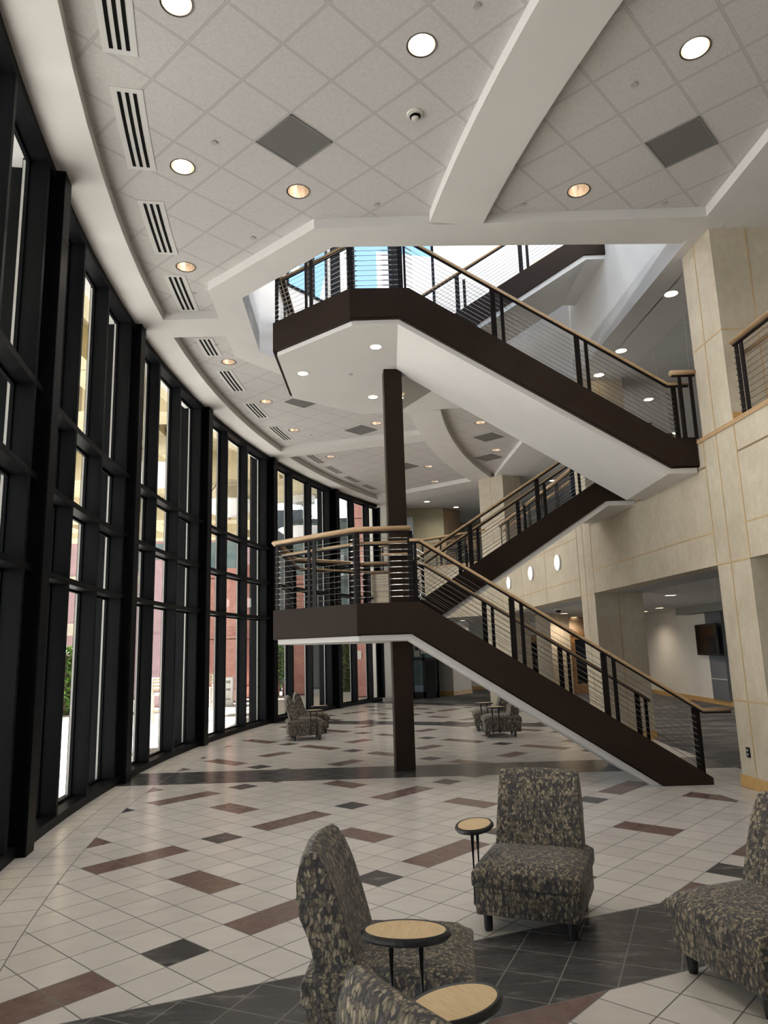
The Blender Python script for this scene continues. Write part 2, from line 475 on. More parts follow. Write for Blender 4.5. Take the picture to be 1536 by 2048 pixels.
L0, LU = Vector((3.6, 22.55)), Vector((-.75, .66)).normalized()
LN = Vector((.66, .75)).normalized()
def Lp(t, d=0): v = L0 + LU * t + LN * d; return (v.x, v.y)
ceil_poly = [p for p in outer if p[1] < 26.4] + [Lp(5.4, .5), Lp(0, .5), (4.5, 21.0), (4.9, 8.5), (4.9, 4.0), (5.0, -2), (5.0, -6.5)]
oct_open = [(-.58, 8.87), (-2.07, 10.21), (-2.16, 12.25), (-.62, 14.10), (soffx(14.05), 14.05), (soffx(9.05), 9.05)]
oct_rim = [(-.55, 8.6), (-2.3, 10.1), (-2.4, 12.4), (-.62, 14.4), (4.5, 14.5), (4.5, 8.75)]
def flat_with_holes(poly, holes, z):
    loops = [poly] + holes
    pts = [p for l in loops for p in l]
    tris = tessellate_polygon([[Vector((p[0], p[1], 0)) for p in l] for l in loops])
    return MB().add([(p[0], p[1], z) for p in pts], [tuple(t) for t in tris])
cb = flat_with_holes(ceil_poly, [oct_rim] + [circle(x, y, .128) for x, y, _ in BIG], TILE_Z)
struct(cb.build('ceiling', M['ctile']))

sf = MB()
S0, S1 = SOFF_Z, TILE_Z + .25
sf.ring(28.36, 29.3, -40, 31, S0, S1, 1.5)
sf.ring(23.78, 24.47, -40, -9.3, S0 - .001, S1, 1.5)                       # curved beam towards the viewer
sf.ring(23.74, 24.45, 8.4, 26.5, S0 - .001, S1, 1.5)                       # its far half
# octagonal surround of the stair well
o_out = [(-.79, 8.42), (-2.53, 9.95), (-2.64, 12.42), (-1.92, 13.38), (.64, 15.99), (1.25, 15.75), (4.35, 15.3), (4.6, 8.42)]
o_in = [(-.58, 8.87), (-2.07, 10.21), (-2.16, 12.25), (-1.5, 13.04), (-.62, 14.10), (-.30, 14.10), (4.35, 14.05), (4.6, 8.98)]
def band_between(a, b, z0, z1):
    n = len(a)
    for k in range(n - 1 + 1):
        q = (k + 1) % n
        sf.prism([a[k], a[q], b[q], b[k]], z0, z1)
band_between(o_out, o_in, S0 + .0007, S1)
# radial cross beams
sf.prism([(-3.75, 10.87), (-2.45, 10.87), (-2.45, 11.53), (-3.75, 11.53)], S0 + .0014, S1)
sf.prism([(-3.1, 18.98), (1.05, 17.66), (1.22, 18.24), (-2.6, 19.46)], S0 + .0014, S1)
sf.prism([(-.25, 25.20), (.4, 25.0), (3.40, 22.70), (3.9, 22.9), Lp(-.2, .9), Lp(5.6, .9)], S0 - .0007, S1)
# fascia line over the beige wall, running back to the side lobbies
ys = [-6, 4, 8.6, 14, 18.5, 22.6]
for y0, y1 in zip(ys[:-1], ys[1:]):
    sf.prism([(soffx(y0), y0), (soffx(y0) + 1.0, y0), (soffx(y1) + 1.0, y1), (soffx(y1), y1)], S0 + .002, S1)
struct(sf.build('ceiling', M['drywall']))
# upper lobby ceilings beyond the fascia
u = MB()
u.add([(soffx(-6) + .98, -6, S0 + .012), (16, -6, S0 + .012), (16, 34, S0 + .012), (3.2, 34, S0 + .012), (soffx(22.6) + .98, 22.6, S0 + .012)], [(4, 3, 2, 1, 0)])
u.add([Lp(-1.2, .85) + (S0 + .013,), (3.3, 34, S0 + .013), (-1, 34, S0 + .013), Lp(5.6, .85) + (S0 + .013,)], [(0, 1, 2, 3)])
struct(u.build('ceiling', M['ctile2']))
# roof slab (keeps the sky out), open over the stair well
rp = [p for p in [P(29.5, a) for a in [-42 + 3 * k for k in range(0, 27)]] if p[1] < 29] + [(-.5, 34.5), (16.5, 34.5), (16.5, -7), P(29.5, -42)]
rf = flat_with_holes(rp[:-1], [[(-.75, 8.6), (-2.3, 10.1), (-2.4, 12.4), (-.75, 14.4), (4.3, 14.35), (4.36, 8.9)]], 7.62)
struct(rf.build('ceiling', M['drywall']))

# ------------------------------------------------------------------ stair well above the ceiling: third level
TOP = 11.6
def wall_seg(mb, a, b, z0, z1, t=.12, holes=()):
    """vertical wall from a to b with rectangular openings (s0,s1,z0,z1)"""
    A_, B_ = Vector(a), Vector(b); d = B_ - A_; L = d.length; d.normalize(); nrm = Vector((d.y, -d.x))
    def piece(s0, s1, q0, q1):
        if s1 - s0 < 1e-4 or q1 - q0 < 1e-4: return
        p = [A_ + d * s0, A_ + d * s1, A_ + d * s1 + nrm * t, A_ + d * s0 + nrm * t]
        mb.prism([(v.x, v.y) for v in p], q0, q1)
    s = 0
    for (h0, h1, q0, q1) in holes:
        piece(s, h0, z0, z1); piece(h0, h1, z0, q0); piece(h0, h1, q1, z1); s = h1
    piece(s, L, z0, z1)
oi = oct_open
w3 = MB()  # carried up out of view to block sun from the left
wall_seg(w3, oi[1], oi[0], S0 + .003, TOP); wall_seg(w3, oi[0], (4.2, 9.05), S0 + .003, 8.1)
wall_seg(w3, oi[2], oi[1], S0 + .003, TOP)
struct(w3.build('wall_left', M['drywall']))
w4 = MB()
wall_seg(w4, oi[3], oi[2], S0 + .003, TOP, holes=[(.25, 1.75, 8.72, 11.2)])
struct(w4.build('wall_back_left', M['drywall']))
w5 = MB()
wall_seg(w5, (4.10, 14.05), (-.62, 14.10), S0 + .003, TOP, holes=[(2.88, 4.62, 8.55, 11.2)])
struct(w5.build('wall_back', M['drywall']))
w6 = MB()
w6.prism([oi[5], oi[4], (4.34, 14.05), (4.34, 9.05)], S0 + .0035, 9.0)
w6.prism([oi[5], (soffx(11.3), 11.3), (4.34, 11.3), (4.34, 9.05)], 9.0, TOP)
struct(w6.build('wall_right', M['drywall']))
struct(flat_with_holes([(-2.4, 8.6), (.6, 8.6), (.6, 14.4), (-2.4, 14.4)], [], TOP).build('ceiling', M['drywall']))  # unseen part roof, added to keep the sun off the right column
# frames and glass of the third level windows
def upper_window(n, a, b, s0, s1, z0, z1, muls):
    A_, B_ = Vector(a), Vector(b); d = (B_ - A_).normalized(); nr = Vector((d.y, -d.x))
    m = MB()
    def bar(p0, p1, q0, q1, t0=.0, t1=.14):
        p = [A_ + d * p0 + nr * t0, A_ + d * p1 + nr * t0, A_ + d * p1 + nr * t1, A_ + d * p0 + nr * t1]
        m.prism([(v.x, v.y) for v in p], q0, q1)
    bar(s0, s1, z0 - .01, z0 + .05, -.02); bar(s0, s1, z1 - .05, z1)
    for s in [s0, s1 - .05]: bar(s, s + .05, z0, z1, -.02)
    for s, wd in muls: bar(s, s + wd, z0, z1, -.02)
    o = struct(m.build('window_%d' % n, M['black']))
    g = MB(); p, q = A_ + d * s0 + nr * .06, A_ + d * s1 + nr * .06
    g.add([(p.x, p.y, z0), (q.x, q.y, z0), (q.x, q.y, z1), (p.x, p.y, z1)], [(0, 1, 2, 3)]); g.build('glass', M['glass'], o)
upper_window(8, oi[3], oi[2], .25, 1.75, 8.72, 11.2, [(.30, .25), (1.0, .06)])
upper_window(9, (4.10, 14.05), (-.62, 14.10), 2.88, 4.62, 8.55, 11.2, [(3.55, .30)])

# ------------------------------------------------------------------ beige wall, columns
def strip_on_wall(mb, y0, y1, z, w=.022, off=.004):
    mb.prism([(wallx(y0) - off, y0), (wallx(y1) - off, y1), (wallx(y1) + .02, y1), (wallx(y0) + .02, y0)], z - w / 2, z + w / 2)
def vstrip_on_wall(mb, y, z0, z1, w=.022, off=.004):
    mb.prism([(wallx(y) - off, y - w / 2), (wallx(y) - off, y + w / 2), (wallx(y) + .02, y + w / 2), (wallx(y) + .02, y - w / 2)], z0, z1)
wb = MB()
for y0, y1, z0 in ((-6, 8.70, 2.76), (9.46, 14.13, 2.76), (14.94, 22.25, 2.76)):
    wb.prism([(wallx(y0), y0), (wallx(y1), y1), (wallx(y1) + .35, y1), (wallx(y0) + .35, y0)], z0, 4.47)
struct(wb.build('wall_right', M['plaster']))
rs = MB()
for y0, y1 in ((-6, 8.68), (9.47, 14.13)):
    strip_on_wall(rs, y0, y1, 3.20); strip_on_wall(rs, y0, y1, 4.09)
    strip_on_wall(rs, y0, y1, 4.09)
strip_on_wall(rs, 14.95, 22.2, 3.12); strip_on_wall(rs, 14.95, 22.2, 3.98)
for y in (8.69, 9.47, 14.12, 14.95): vstrip_on_wall(rs, y, 2.76, 4.47)
for y in (17.39, 19.63, 22.1): vstrip_on_wall(rs, y, 2.76, 4.47, .016)
struct(rs.build('trim_20', M['reveal']))
# wooden cap of the upper floor edge
cp = MB()
for y0, y1 in ((-6, 9.6), (14.0, 22.3)):
    cp.prism([(wallx(y0) - .02, y0), (wallx(y1) - .02, y1), (wallx(y1) + .07, y1), (wallx(y0) + .07, y0)], 4.44, 4.50)
struct(cp.build('trim_21', M['wood'], bevel=.006))
# upper floor slab and lobby ceiling below it
sl = MB()
sl.prism([(wallx(-6) + .3, -6), (16, -6), (16, 34), (2.9, 34), (wallx(22.3) + .3, 22.3)], 4.2, 4.46)
sl.prism([Lp(-.3, .3), (3.3, 34), (-1.2, 34), Lp(5.4, .3)], 4.2, 4.455)
struct(sl.build('floor', M['floor']))
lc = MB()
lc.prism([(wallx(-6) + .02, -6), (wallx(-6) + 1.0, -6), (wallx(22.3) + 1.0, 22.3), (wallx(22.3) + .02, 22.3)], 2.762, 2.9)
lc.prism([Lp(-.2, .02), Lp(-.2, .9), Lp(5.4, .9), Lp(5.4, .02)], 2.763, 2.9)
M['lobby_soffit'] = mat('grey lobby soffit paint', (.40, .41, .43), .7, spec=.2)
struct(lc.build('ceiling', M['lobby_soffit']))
lt = MB(); zc = 2.775
lt.add([(wallx(-6) + .9, -6, zc), (16, -6, zc), (16, 34, zc), (-1.2, 34, zc), Lp(5.4, .8) + (zc,), Lp(-.2, .8) + (zc,), (wallx(22.3) + .9, 22.3, zc)], [(6, 5, 4, 3, 2, 1, 0)])
struct(lt.build('ceiling', M['ctile2']))

def column(name, label, y0, y1, depth, z1, lowjoint):
    xa, xb = wallx(y0), wallx(y1)
    c = thing(name, label, 'column', (xa + depth / 2, (y0 + y1) / 2, 0), world_children=True)
    b = MB(); b.prism([(xa, y0), (xa + depth, y0), (xb + depth, y1), (xb, y1)], 0, z1); b.build('shaft', M['plaster'], c)
    r = MB(); w = .02; ym = (y0 + y1) / 2 + .05
    vstrip_on_wall(r, ym, .15, z1); 
    for z in (1.04, 2.76, 5.72): strip_on_wall(r, y0 - .003, y1 + .003, z)
    xm = xa + depth * .48
    for q0, q1 in ((.15, 2.76), (4.5, z1)): r.prism([(xm - w / 2, y0 - .004), (xm + w / 2, y0 - .004), (xm + w / 2, y0 + .02), (xm - w / 2, y0 + .02)], q0, q1)
    for z in (1.04, 5.72): r.prism([(xa - .004, y0 - .004), (xa + depth, y0 - .004), (xa + depth, y0 + .02), (xa - .004, y0 + .02)], z - w / 2, z + w / 2)
    r.build('reveal_strip', M['reveal'], c)
    k = MB(); t = .02
    k.prism([(xa - t, y0 - t), (xa + depth + t, y0 - t), (xb + depth + t, y1 + t), (xb - t, y1 + t)], 0, .145)
    k.build('baseboard', M['basewood'], c, bevel=.005)
    k = MB(); k.prism([(xa + .002, y0 - t), (xa + depth + t, y0 - t), (xb + depth + t, y1 + t), (xb + .004, y1 + t)], 4.46, 4.60)
    k.build('baseboard', M['basewood'], c, bevel=.005)
    return c
c1 = column('column', 'large beige plaster column at the right edge with a black wall outlet near its base', 8.70, 9.46, .98, S0 + .01, True)
column('column', 'beige plaster column standing behind the foot of the stairs', 14.14, 14.93, .93, S0 + .01, True)
# outlet
o = MB(); y = 9.25; o.prism([(wallx(y + .04) - .012, y - .04), (wallx(y) - .012, y + .04), (wallx(y) + .01, y + .04), (wallx(y) + .01, y - .04)], .37, .49)
ou = tag(o.build('wall_outlet', M['rubber'], bevel=.003), 'black wall outlet low on the large beige column', 'outlet')
for z in (.405, .455):
    q = MB().lathe([(.0, 0), (.014, 0), (.014, .003), (0, .003)], n=14)
    s_ = q.build('socket', M['plastic_w'], ou); s_.matrix_world = Matrix.Translation((wallx(y) - .013, y, z)) @ Matrix.Rotation(radians(-90), 4, 'Y')
# far rotated column where the side wall meets the far balcony
rc = thing('column', 'beige plaster column at the corner of the far balcony, set at an angle', 'column', (3.9, 23.0, 0), world_children=True)
pc = [(3.12, 23.0), (3.80, 22.38), (4.42, 22.75), (3.95, 23.7)]
MB().prism(pc, 0, S0 + .01).build('shaft', M['plaster'], rc)
r = MB(); mid = Vector((3.45, 22.70)); dr = Vector((.68, -.62)).normalized(); nn = Vector((-.62, -.68)).normalized()
def q4(c, hw, o0, o1): return [tuple(c + dr * -hw + nn * o0), tuple(c + dr * hw + nn * o0), tuple(c + dr * hw + nn * o1), tuple(c + dr * -hw + nn * o1)]
r.prism(q4(mid, .01, -.02, .004), .1, S0)
r.prism(q4(Vector((3.46, 22.69)), .45, -.02, .004), 5.7, 5.72)
r.build('reveal_strip', M['reveal'], rc)
# far balcony front
fb = MB(); fb.prism([Lp(0, -.0), Lp(5.6, 0), Lp(5.6, .3), Lp(0, .3)], 2.76, 4.47)
struct(fb.build('wall_back', M['plaster']))
rj = MB()
for z in (3.14, 3.98): rj.prism([Lp(0, -.004), Lp(5.6, -.004), Lp(5.6, .02), Lp(0, .02)], z - .01, z + .01)
for t in (1.3, 2.6, 3.9): rj.prism([Lp(t, -.004), Lp(t + .018, -.004), Lp(t + .018, .02), Lp(t, .02)], 2.76, 4.47)
struct(rj.build('trim_22', M['reveal']))
struct(MB().prism([Lp(0, -.02), Lp(5.6, -.02), Lp(5.6, .07), Lp(0, .07)], 4.455, 4.50).build('trim_23', M['wood'], bevel=.005))

# unseen walls added behind the viewer to cut light from the back
bk = MB(); bk.ring(28.9, 29.2, -48, -27.2, 0, 7.6, 2); struct(bk.build('wall_left', M['drywall_cool']))
bw = MB(); bw.box(-3, 12.5, -9.2, -9.0, 0, 7.6); struct(bw.build('wall_front', M['drywall_cool']))
# walls of the far end and of the lobbies
fw = MB()
fw.prism([P(28.4, 29.9), P(29.6, 29.9), (-.55, 34), (.35, 29), (.40, 26.6)], 0, 7.6)
struct(fw.build('wall_far', M['drywall_cool']))
struct(MB().prism([(-.22, 26.0), (.42, 26.50), (.42, 26.62), (-.24, 26.12)], 0, .13).build('baseboard_far', M['drywall']))
w = MB()
w.box(1.12, 2.3, 27.6, 27.8, 4.46, 7.15); w.box(.4, 1.12, 27.6, 27.8, 6.85, 7.15)
struct(w.build('wall_back', M['olive']))
struct(MB().prism([(2.3, 27.6), (3.0, 28.3), (2.9, 28.4), (2.3, 27.8)], 4.46, 7.15).build('wall_back', M['brown_wall']))
struct(MB().box(2.9, 7.0, 31.0, 31.2, 4.46, 7.15).build('wall_back', M['olive']))
struct(MB().box(7.0, 16, 30.0, 30.2, 4.46, 7.15).build('wall_back', M['drywall_cool']))
struct(MB().box(12.3, 12.5, -6, 30, 4.46, 7.15).build('wall_right', M['olive']))
# ground floor lobby
gw = MB(); gw.box(9.28, 9.45, 19.2, 27.3, 0, 2.78); struct(gw.build('wall_right', M['drywall_cool']))
struct(MB().box(9.25, 9.28, 19.2, 27.3, 0, .14).build('baseboard_right', M['basewood']))
gw = MB(); gw.box(9.45, 16, 15.5, 15.7, 0, 2.78); gw.box(12.5, 12.7, -6, 15.5, 0, 2.78); struct(gw.build('wall_right', M['drywall_cool']))
gw = MB(); gw.box(2.4, 9.45, 31.5, 31.7, 0, 2.78); struct(gw.build('wall_back', M['drywall_cool']))
gw = MB(); gw.box(-.6, .42, 33, 33.2, 0, 2.78); gw.box(6.3, 9.4, 27.3, 27.45, 0, 2.78); struct(gw.build('wall_back', M['brown_wall']))
struct(MB().box(2.4, 9.4, 31.46, 31.5, 0, .14).build('baseboard_back', M['basewood']))
# wing wall with wooden base beside the vestibule
ww = MB(); ww.prism([(1.93, 28.5), (2.45, 28.25), (3.25, 29.3), (2.7, 29.8)], 0, 2.78); struct(ww.build('wall_back', M['drywall_cool']))
struct(MB().prism([(1.91, 28.48), (2.45, 28.22), (3.28, 29.3), (2.7, 29.83)], 0, .16).build('baseboard_back', M['basewood']))
# free columns inside the lobby
def lobby_column(x, y, s, rz, label):
    c = thing('column', label, 'column', (x, y, 0), rz)
    MB().box(-s / 2, s / 2, -s / 2, s / 2, 0, 2.77).build('shaft', M['plaster'], c)
    r = MB(); r.box(-.008, .008, -s / 2 - .004, s / 2 + .004, .14, 2.76); r.box(-s / 2 - .004, s / 2 + .004, -.008, .008, .14, 2.76)
    r.box(-s / 2 - .004, s / 2 + .004, -s / 2 - .004, s / 2 + .004, 1.0, 1.014); r.build('reveal_strip', M['reveal'], c)
    MB().box(-s / 2 - .02, s / 2 + .02, -s / 2 - .02, s / 2 + .02, 0, .14).build('baseboard', M['basewood'], c)
lobby_column(5.55, 24.6, .78, radians(25), 'beige column standing free in the lobby, seen through the railing of the lower stairs')
lobby_column(4.75, 26.6, .62, radians(35), 'slim beige column further back in the lobby, left of the free column')

# doors in the lobby
def lobby_door(n, x, y, rz, wdt=1.0, glass_dark=True):
    e = bpy.data.objects.new('door_%d' % n, None); COL.objects.link(e); e.location = (x, y, 0); e.rotation_euler = (0, 0, rz); struct(e)
    m = MB(); m.box(-wdt / 2 - .08, -wdt / 2, -.06, .06, 0, 2.2); m.box(wdt / 2, wdt / 2 + .08, -.06, .06, 0, 2.2); m.box(-wdt / 2 - .08, wdt / 2 + .08, -.06, .06, 2.1, 2.22)
    m.build('door_frame', M['doorwood'], e)
    l = MB(); l.box(-wdt / 2, wdt / 2, -.03, .03, 0, .35); l.box(-wdt / 2, wdt / 2, -.03, .03, 1.95, 2.1)
    l.box(-wdt / 2, -wdt / 2 + .14, -.03, .03, .35, 1.95); l.box(wdt / 2 - .14, wdt / 2, -.03, .03, .35, 1.95); lo = l.build('door_leaf', M['doorwood'], e)
    MB().box(-wdt / 2 + .14, wdt / 2 - .14, -.01, .01, .35, 1.95).build('door_glass', M['screen'], lo)
    MB().box(wdt / 2 - .22, wdt / 2 - .16, -.08, -.05, .9, 1.2).build('door_handle', M['rubber'], lo)
lobby_door(1, 7.35, 27.2, radians(-8), 1.1)
lobby_door(2, 5.9, 30.9, 0, 1.0)
# black entrance vestibule
v = bpy.data.objects.new('door_3', None); COL.objects.link(v); v.location = (1.35, 27.5, 0); struct(v)
m = MB()
for x in (.88, 1.30, 1.78): m.box(x - .05, x + .05, 27.3, 27.4, 0, 2.76)
m.box(.88, 1.80, 27.3, 27.4, 0, .22); m.box(.88, 1.8, 27.3, 27.4, 1.36, 1.46); m.box(.88, 1.8, 27.3, 27.4, 2.6, 2.76)
m.box(1.78, 1.86, 27.3, 28.5, 0, 2.76); m.box(.80, .88, 26.9, 27.4, 0, 2.76)
parent_inv[v.name] = Matrix.Translation((1.35, 27.5, 0)).inverted()
m.build('door_frame', M['rubber'], v)
M['dimglass'] = mat('dim vestibule glass', (.012, .014, .016), .15)
MB().box(1.35, 1.73, 27.33, 27.36, .22, 1.36).build('door_glass', M['dimglass'], v)
MB().box(.93, 1.25, 27.36, 27.38, .22, 1.36).build('door_glass', M['glass'], v)
# posters above the vestibule door
def poster(name, label, x0, x1, y, z0, z1, dark_shape):
    p = MB(); p.box(x0, x1, y - .012, y, z0, z1)
    o = tag(p.build(name, M['plastic_w']), label, 'sign')
    d = MB(); cx, cz, r = (x0 + x1) / 2, z0 + (z1 - z0) * .62, (x1 - x0) * .36
    if dark_shape == 'disc':
        pts = [(r * cos(2 * pi * k / 20), r * sin(2 * pi * k / 20)) for k in range(20)]
        d.slab(pts, ((cx, y - .016, cz), (1, 0, 0), (0, 0, 1), (0, .003, 0)))
        d.mi = 1; d.slab([(0, r * .62), (r * .62, 0), (0, -r * .62), (-r * .62, 0)], ((cx, y - .020, cz), (1, 0, 0), (0, 0, 1), (0, .003, 0)))
        d.build('emblem', [M['frame_w'], M['rubber']], o)
    else:
        d.slab([(-r, -r * 1.6), (r, -r * 1.6), (r, r * .6), (r * .5, r * 1.4), (-r * .5, r * 1.4), (-r, r * .6)], ((cx, y - .016, cz), (1, 0, 0), (0, 0, 1), (0, .003, 0)))
        d.build('emblem', M['rubber'], o)
M['paper'] = mat('pale grey paper', (.5, .52, .5), .6)
poster('notice_sign', 'pale notice with a dark arched shape beside the vestibule', .96, 1.16, 27.28, 1.50, 2.05, 'arch')
poster('notice_sign', 'pale notice with a dark diamond in a white disc over the vestibule door', 1.20, 1.42, 27.28, 1.60, 2.02, 'disc')

# television on the lobby wall and its surroundings
def slant(x0, y0, z0): pass
tv = thing('television', 'black flat television mounted high on the lobby wall', 'television', (9.10, 20.95, 1.8), radians(-6))
MB().box(-.035, .035, -.88, .88, -.44, .44).build('screen_frame', M['rubber'], tv, bevel=.01)
MB().box(-.037, -.034, -.82, .82, -.38, .40).build('screen', M['screen'], tv)
MB().box(.03, .18, -.2, .2, -.2, .2).build('mount_bracket', M['rubber'], tv)
struct(MB().box(9.20, 9.28, 20.15, 21.15, .14, 2.6).build('trim_24', M['greypanel']))
struct(MB().box(8.85, 9.28, 19.2, 22.35, 2.56, 2.775).build('trim_25', M['box']))
struct(MB().box(9.19, 9.201, 20.15, 21.15, .70, .72).build('trim_26', M['frame_w']))

# ------------------------------------------------------------------ centre column
sc_ = tag(MB().box(-.15, .15, -.15, .15, 0, 6.40).build('steel_column', M['steel'], bevel=.012), 'tall dark brown square steel column carrying both stair landings', 'column')
sc_.location = (.200, 11.50, 0); sc_.rotation_euler = (0, 0, radians(5))

# ------------------------------------------------------------------ staircases
OCT = [(.43, 9.60), (-.40, 9.60), (-1.67, 10.65), (-1.67, 12.65), (-.40, 13.70), (.43, 13.70)]
RAILP = [(.034 * cos(a) * 1.25, .022 * sin(a)) for a in [2 * pi * k / 12 for k in range(12)]]
def inset(p, d):
    c = Vector((.1, 11.65)); v = Vector(p) - c; return tuple(c + v * (1 - d / v.length))
def xz(mb, poly, y0, y1):
    return mb.slab(poly, ((0, y0, 0), (1, 0, 0), (0, 0, 1), (0, y1 - y0, 0)))
def rail(parent, pts, big=False, name='handrail'):
    k = 1.6 if big else 1.0
    o = MB().sweep(pts, [(a * k, b * k) for a, b in RAILP]).build(name, M['wood'], parent, smooth=True)
    return o
def flat_under(parent, pts, dz=-.04):
    MB().sweep([(x, y, z + dz) for x, y, z in pts], [(-.02, -.009), (.02, -.009), (.02, .009), (-.02, .009)]).build('rail_bar', M['postm'], parent)
def post(parent, x, y, z0, z1, wx=.075, wy=.014, rz=0):
    c, s = cos(rz), sin(rz)
    def t(a, b): return (x + a * c - b * s, y + a * s + b * c)
    MB().prism([t(-wx / 2, -wy / 2), t(wx / 2, -wy / 2), t(wx / 2, wy / 2), t(-wx / 2, wy / 2)], z0, z1).build('post', M['postm'], parent)
def cable(parent, a, b, r=.0034, ends=True, turn=False):
    a, b = Vector(a), Vector(b); m = MB(); m.tube([a, b], r, 5); d = (b - a).normalized()
    if ends:
        m.mi = 1
        for p, s in ((a, 1), (b, -1)):
            m.tube([p - d * s * .01, p + d * s * .10], .0085, 6)
    o = m.build('cable', [M['cable'], M['chrome']], parent)
    if turn:
        MB().tube([b - d * .30, b - d * .27, b - d * .13, b - d * .10], .0045, 6).tube([b - d * .27, b - d * .13], .0085, 8).build('turnbuckle', M['chrome'], o)
def pair(parent, x, y, z0, z1):
    post(parent, x, y, z0, z1, .075); post(parent, x + .125, y, z0 - .08, z1 - .08, .05)

def staircase(name, label, z0, lower):
    st = thing(name, label, 'staircase', (1.6, 11.65, z0), world_children=True)
    Z = lambda z: z + z0
    # front flight A (descends to the right), back flight B (climbs to the right)
    if lower:
        A_ = [(-.40, 2.41), (.43, 2.41), (3.992, .131), (4.062, .085), (4.062, 0), (3.426, 0), (.319, 1.99), (-.40, 1.99)]
    else:
        A_ = [(-.40, 2.43), (.455, 2.41), (4.045, .048), (4.335, .048), (4.335, -.37), (3.968, -.37), (.295, 1.957), (-.40, 1.957)]
    A_ = [(x, Z(z)) for x, z in A_]
    zb = 1.99 if lower else 1.957; zt = 2.41 if lower else 2.43
    for y0, y1 in ((9.60, 9.645), (11.42, 11.465)):
        pl = A_ if y0 < 10 else [(.43, Z(2.41))] + A_[2:-1]
        m = MB(); xz(m, pl, y0, y1)
        if y0 < 10:   # bottom flange
            b = A_[4:] if not lower else A_[5:]
            b = b if lower else A_[4:]
            for p, q in zip(b[:-1], b[1:]):
                m.sweep([(p[0], 9.635, p[1] + .008), (q[0], 9.635, q[1] + .008)], [(-.035, -.008), (.035, -.008), (.035, .008), (-.035, .008)])
        m.build('stringer', M['steel'], st, bevel=.004)
    B_ = [(.43, 2.41), (.43, 2.50), (3.75, 4.57), (4.335, 4.57), (4.335, 4.13), (3.72, 4.13), (.92, 2.337), (.43, 2.02)]
    B_ = [(x, Z(z)) for x, z in B_]
    for y0, y1 in ((11.82, 11.865), (13.62, 13.665)):
        m = MB(); xz(m, B_[1:], y0, y1); m.build('stringer', M['steel'], st, bevel=.004)
    # landing fascia on the remaining sides of the octagon
    for k in range(1, 5):
        a, b = Vector(OCT[k]), Vector(OCT[k + 1]); d = (b - a).normalized(); n = Vector((-d.y, d.x))
        if n.dot(Vector((.1, 11.65)) - a) < 0: n = -n
        m = MB(); m.prism([tuple(a), tuple(b), tuple(b + n * .045), tuple(a + n * .045)], Z(zb), Z(zt))
        m.prism([tuple(a), tuple(b), tuple(b + n * .075), tuple(a + n * .075)], Z(zb) - .004, Z(zb) + .012)
        m.build('landing_fascia', M['steel'], st, bevel=.003)
    m = MB(); ins = [inset(p, .10) for p in OCT]; m.prism(ins, Z(zb) + .05, Z(zt) - .03); m.build('landing', M['steel'], st)
    so = [(.30, 9.67)] + [inset(p, .075) for p in OCT[1:5]] + [(.30, 13.60)]
    m = MB(); m.prism(so, Z(zb) - .072, Z(zb) + .06); m.build('landing_soffit', M['drywall'], st)
    # sloped soffits
    if lower: S = [(.30, zb - .072), (3.30, 0.0), (3.44, 0.0), (.33, zb + .03), (.30, zb + .03)]
    else: S = [(.28, zb - .072), (3.93, -.442), (4.33, -.442), (4.33, -.36), (3.97, -.34), (.30, zb + .03), (.28, zb + .03)]
    m = MB(); xz(m, [(x, Z(z)) for x, z in S], 9.665, 11.45); m.build('flight_soffit', M['drywall'], st)
    S = [(.30, zb - .072), (.40, 1.935), (.945, 2.27), (3.76, 4.055), (4.33, 4.055), (4.33, 4.15), (3.72, 4.15), (.92, 2.36), (.30, 1.99)]
    m = MB(); xz(m, [(x, Z(z)) for x, z in S], 11.86, 13.63); m.build('flight_soffit', M['drywall'], st)
    # treads
    m = MB(); n = 13
    xa, za = (3.98, .0) if lower else (4.04, 0.0)
    for k in range(n):
        x1 = xa - k * (xa - .43) / n; zz = .161 * (k + 1)
        m.box(x1 - (xa - .43) / n - .02, x1, 9.65, 11.42, Z(zz) - .12, Z(zz) - .03)
    for k in range(n):
        x1 = .43 + k * (3.55) / n; zz = 2.41 + .161 * (k + 1)
        m.box(x1, x1 + 3.55 / n + .02, 11.87, 13.62, Z(zz) - .16, Z(zz) - .07)
    m.box(3.95, 4.33, 11.87, 13.62, Z(4.35), Z(4.46))
    if not lower: m.box(4.0, 4.33, 9.65, 11.42, Z(-.15), Z(-.03))
    m.build('tread', M['rubber'], st)
    # ---- railings of flight A
    yA = 9.665
    ra = lambda x: 3.245 - .6515 * (x - .46) if lower else 3.10 - .6587 * (x - .59) + (.0)
    if not lower: ra = lambda x: 2.412 - .6587 * (x - 1.67)
    sa = (lambda x: 2.41 - .6398 * (x - .43)) if lower else (lambda x: 2.41 - .658 * (x - .455))
    xe = 4.04
    tail = (4.40, .89) if lower else (4.33, ra(4.04))
    pf = [(.33, yA, Z(ra(.46))), (.46, yA, Z(ra(.46))), (xe, yA, Z(ra(xe))), (tail[0], yA, Z(ra(xe)) - .005)]
    if not lower: pf = [(.42, yA, Z(ra(.42))), (xe, yA, Z(ra(xe))), (tail[0], yA, Z(ra(xe)) - .005)]
    flat_under(rail(st, pf), pf, -.035)
    for x in (1.66, 2.82):
        pair(st, x, yA, Z(sa(x)) - .1, Z(ra(x)) - .035)
    post(st, 3.93 if lower else 4.12, yA, Z(sa(3.93)) - .1 if lower else Z(.04), Z(ra(3.93)) - .04 if lower else Z(ra(xe)) - .03, .07)
    post(st, 3.99 if lower else 4.22, yA + .03, Z(sa(3.99)) - .1 if lower else Z(.04), Z(ra(3.99)) - .04 if lower else Z(ra(xe)) - .03, .04)
    post(st, .405, yA, Z(2.36), Z(ra(.46)) - .03, .035)
